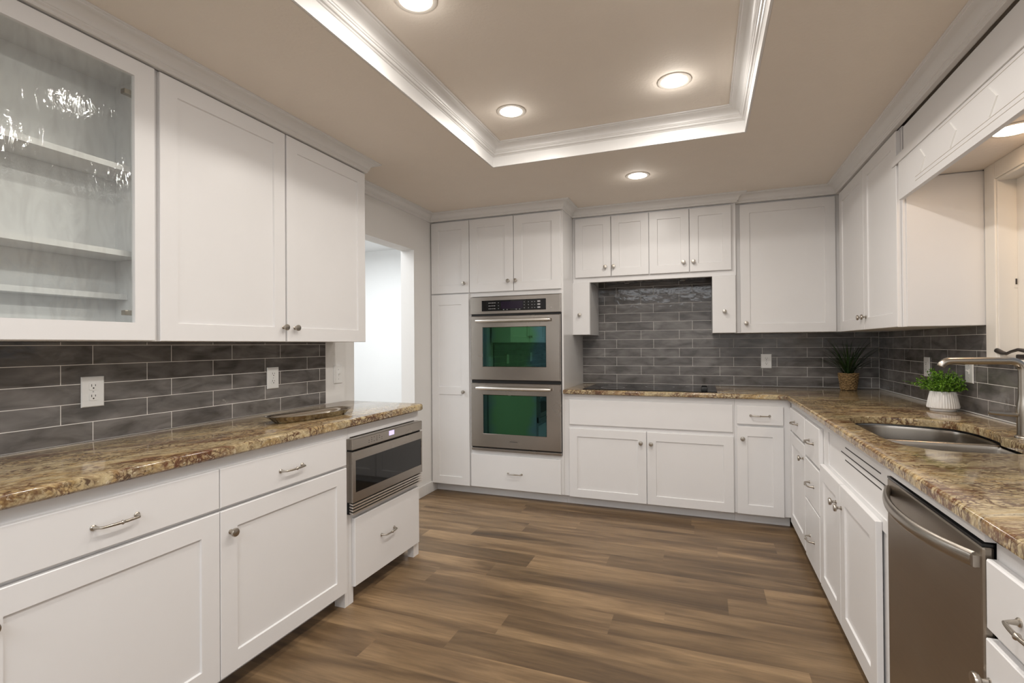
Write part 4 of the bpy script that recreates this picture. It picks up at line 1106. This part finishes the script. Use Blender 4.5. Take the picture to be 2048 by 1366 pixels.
def sprig(base, az, lean, ln, nl, lsz):
    p = Vector(base); el = math.radians(90 - lean); n = 8; path = [p.copy()]
    for i in range(n):
        d = Vector((math.cos(az) * math.cos(el), math.sin(az) * math.cos(el), math.sin(el)))
        p = p + d * ln / n; el -= math.radians(rnd.uniform(0, 5))
        p.x = min(p.x, 1.232)
        path.append(p.copy())
    mb.tube(path, 0.0008, 4, False)
    for i in range(nl):
        t_ = 0.25 + 0.75 * i / nl; f = t_ * n; k = min(int(f), n - 1); q = path[k].lerp(path[k + 1], f - k)
        dd = (path[k + 1] - path[k]).normalized()
        rv = Vector((rnd.gauss(0, 1), rnd.gauss(0, 1), rnd.gauss(0, 1) + 0.4)).normalized()
        v = (rv + dd * 0.6).normalized()
        if q.x + v.x * lsz > 1.24: v.x = -abs(v.x)
        leaf(mb, q, v, Vector((rnd.gauss(0, .5), rnd.gauss(0, .5), 1)), lsz * rnd.uniform(0.7, 1.25), lsz * 0.30)
for i in range(120):
    az = rnd.uniform(0, 2 * math.pi); r = rnd.uniform(0, 0.036)
    ln_ = rnd.uniform(0, 66); sprig((px + r * math.cos(az), py + r * math.sin(az), 1.005), az, ln_, rnd.uniform(0.092, 0.128) * (1 - ln_ / 250), 24, 0.0120)
for az in (2.3, 2.0, 1.6, 3.0, 2.7, 4.6, 4.9, 5.1, 4.3, 3.6):
    sprig((px, py, 1.005), az, rnd.uniform(45, 68), rnd.uniform(0.13, 0.175), 18, 0.0115)
mb.build('foliage', M['bright_leaf'], pt)

# silver tray
tr = MB(); tcx, tcy, ang = -1.805, 1.985, math.radians(10.3)
def sring(a, b, z, e=3.2, n=48, wav=0.0):
    out = []
    for k in range(n):
        th = k * 2 * math.pi / n
        c, s_ = math.cos(th), math.sin(th)
        x = b * (abs(c) ** (2 / e)) * (1 if c > 0 else -1); y = a * (abs(s_) ** (2 / e)) * (1 if s_ > 0 else -1)
        zz = z + wav * (abs(y / a) ** 2)
        out.append((tcx + x * math.cos(ang) + y * math.sin(ang), tcy - x * math.sin(ang) + y * math.cos(ang), zz))
    return out
rings = [sring(0.185, 0.050, 0.9148), sring(0.190, 0.055, 0.9165), sring(0.205, 0.062, 0.930), sring(0.240, 0.080, 0.941, 2.6, 48, 0.006), sring(0.246, 0.083, 0.9425, 2.6, 48, 0.006), sring(0.240, 0.080, 0.9425, 2.6, 48, 0.006), sring(0.205, 0.060, 0.933), sring(0.188, 0.052, 0.921), sring(0.10, 0.03, 0.9205)]
tr.loft(rings)
tag(tr.build('serving_tray', M['silver'], smooth=True, angle=50), 'long low tarnished silver serving tray on the left granite counter', 'tray')

# ------------------------------------------------------------------ recessed lights
def recessed(x, y, z, label, power=LAMP_W, r=0.060, color=WARM):
    t = thing('recessed_light', label, 'light', (x, y, z), 'recessed ceiling lights')
    mb = MB(); mb.lathe([(r + 0.018, -0.0005), (r + 0.018, -0.003), (r + 0.010, -0.005), (r + 0.001, -0.004), (r + 0.001, -0.0005)], (x, y, z), (0, 0, 1), 32); mb.build('trim_ring', M['rim'], t, True)
    mb = MB(); mb.lathe([(r, -0.0008), (r, -0.0030), (r * 0.7, -0.0055), (0.001, -0.0065)], (x, y, z), (0, 0, 1), 28); mb.build('lens', M['lens'], t, True)
    l = area('lamp_glow', (x, y, z - 0.012), r * 1.8, power, color, (0, 0, -1))
    l.parent = t; l.location = (0, 0, -0.012)
    pl_ = bpy.data.lights.new('bulb_glow', 'POINT'); pl_.energy = power * BULB; pl_.color = color; pl_.shadow_soft_size = 0.035
    po = bpy.data.objects.new('bulb_glow', pl_); COL.objects.link(po); po.parent = t; po.location = (0, 0, -0.050)
    return t
recessed(-0.959, 2.555, ZT, 'lit recessed ceiling light in the tray, far left one', LAMP_W * 0.8)
recessed(-0.119, 2.545, ZT, 'lit recessed ceiling light in the tray, far right one', LAMP_W * 1.75)
recessed(-0.969, 1.600, ZT, 'lit recessed ceiling light in the tray, cut off by the top edge', LAMP_W * 0.8)
recessed(-0.119, 1.600, ZT, 'lit recessed ceiling light in the tray, near right one', LAMP_W * 1.75)
recessed(-0.969, 0.65, ZT, 'lit recessed ceiling light in the tray, nearest left one', LAMP_W * 0.8)
recessed(-0.119, 0.65, ZT, 'lit recessed ceiling light in the tray, nearest right one', LAMP_W * 1.75)
recessed(-0.403, 3.480, ZC, 'lit recessed ceiling light outside the tray, before the hood cabinets', LAMP_W * 0.8)
recessed(1.115, 2.475, 2.075, 'lit recessed light in the soffit behind the valance over the sink', 1.6, 0.065, (1.0, 0.66, 0.38))
